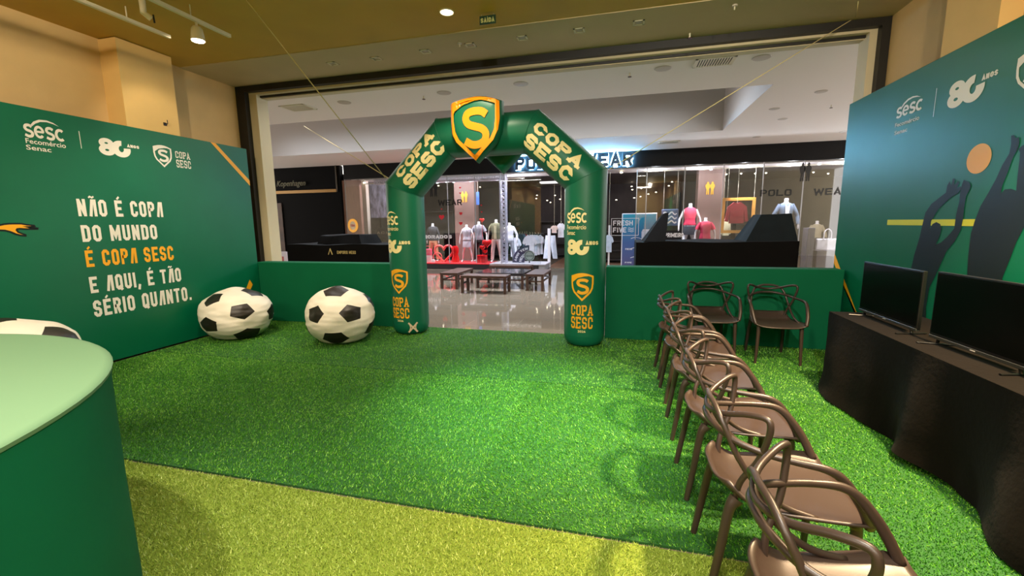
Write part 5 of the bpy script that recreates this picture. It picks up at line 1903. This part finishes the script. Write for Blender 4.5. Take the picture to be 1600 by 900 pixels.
bench('dark wooden bench on the mall floor, left of the low table', -4.42, -3.95, 10.0, 11.2, .41)
bench('dark wooden bench on the mall floor, right of the low table', -2.22, -1.78, 10.05, 11.2, .41)
bench('dark wooden bench nearest the arch, in front of the low table', -3.66, -2.55, 9.45, 9.9, .42)
bench('dark wooden bench behind the low table, next to the shop platform', -3.65, -2.45, 11.7, 12.15, .44)
bench('low table with dark glossy top in the middle of the benches', -3.55, -2.32, 10.25, 11.25, .40, m_glasst, 'table', True)

# ------------------------------------------------------------------ covered kiosks
def kiosk(label, x0_, x1_, y0_, y1_, h, lumps, name='covered_kiosk'):
    from mathutils import noise
    t = thing(name, label, 'kiosk', (0, 0, 0))
    def mass(nm, ax0, ax1, ay0, ay1, z0, z1, m, taper=.0, amp=.03, lean=0):
        mb = MB()
        n = 18
        per = []
        for i in range(n): per.append((ax0 + (ax1 - ax0) * i / n, ay0))
        for i in range(8): per.append((ax1, ay0 + (ay1 - ay0) * i / 8))
        for i in range(n): per.append((ax1 - (ax1 - ax0) * i / n, ay1))
        for i in range(8): per.append((ax0, ay1 - (ay1 - ay0) * i / 8))
        cx = (ax0 + ax1) / 2; cy = (ay0 + ay1) / 2
        rings = []
        for k in range(9):
            v = k / 8
            z = z0 + (z1 - z0) * v
            ring = []
            for (x, y) in per:
                nz = noise.noise(Vector((x * 2.2, y * 2.2, z * .6))) * amp * (1 - v * .6)
                s = 1 - taper * v + nz * .6
                dz = (noise.noise(Vector((x * 1.5, y * 1.5, 5))) * .03) if k == 8 else 0
                ring.append((cx + (x - cx) * s + nz + lean * v, cy + (y - cy) * s + nz, z + dz))
            rings.append(ring)
        mb.loft(rings)
        mb.build(nm, m, t, smooth=True)
    mass('cover', x0_, x1_, y0_, y1_, -.012, h, m_kiosk)
    for a in lumps:
        mass('raised_cover', *a)
    return t


# right kiosk, front at Y = 9
a = at(994, 380, 1, 9.0); b = at(1249, 380, 1, 9.0)
kz = at(1120, 378, 1, 9.0)[2]
tip = at(1030, 333, 1, 9.3); tr = at(1215, 335, 1, 9.3)
kr = kiosk('long kiosk under black cloth between the arch and the right backdrop', a.x, b.x, 9.0, 10.2, kz,
      [(a.x + .15, at(1040, 370, 1, 9.2)[0], 9.1, 10.0, kz, tip.z, m_kiosk, .75, .05, .22), (at(1163, 370, 1, 9.2)[0], b.x + .02, 9.1, 10.0, kz, tr.z, m_kioskb, .42, .05, .10)])
a = at(455, 405, 1, 9.0); b = at(608, 390, 1, 9.0)
kz = at(550, 382, 1, 9.0)[2]
t1 = at(495, 367, 1, 9.4)
kl = kiosk('kiosk under black cloth with gold lettering between the left jamb and the arch', a.x - .1, b.x, 9.0, 10.2, kz,
      [(at(497, 380, 1, 9.2)[0], at(566, 380, 1, 9.2)[0], 9.15, 10.0, kz, t1.z, m_kiosk, .12, .05, 0)])
m_gold = mat('gold_print', lin(205, 180, 110), .5)
a = at(526, 387, 1, 8.93); b = at(556, 397, 1, 8.93)
flat('cover_text', fit2(block('EMPORIO MEGO', .5, .8, .15, .12)[0], a.x, b.x, b.z, b.z + .075), lambda u, v: (u, 8.93, v), m_gold, kl)
a = at(512, 389, 1, 8.93); b = at(520, 397, 1, 8.93)
flat('cover_emblem', join2([stroke2([(0, 0), (.5, 1)], .09), stroke2([(.5, 1), (.8, .1)], .13)]) if False else fit2(join2([stroke2([(0, 0), (.5, 1)], .07), stroke2([(.45, 1), (.9, 0)], .12)]), a.x, b.x, b.z - .02, a.z + .02), lambda u, v: (u, 8.93, v), m_gold, kl)
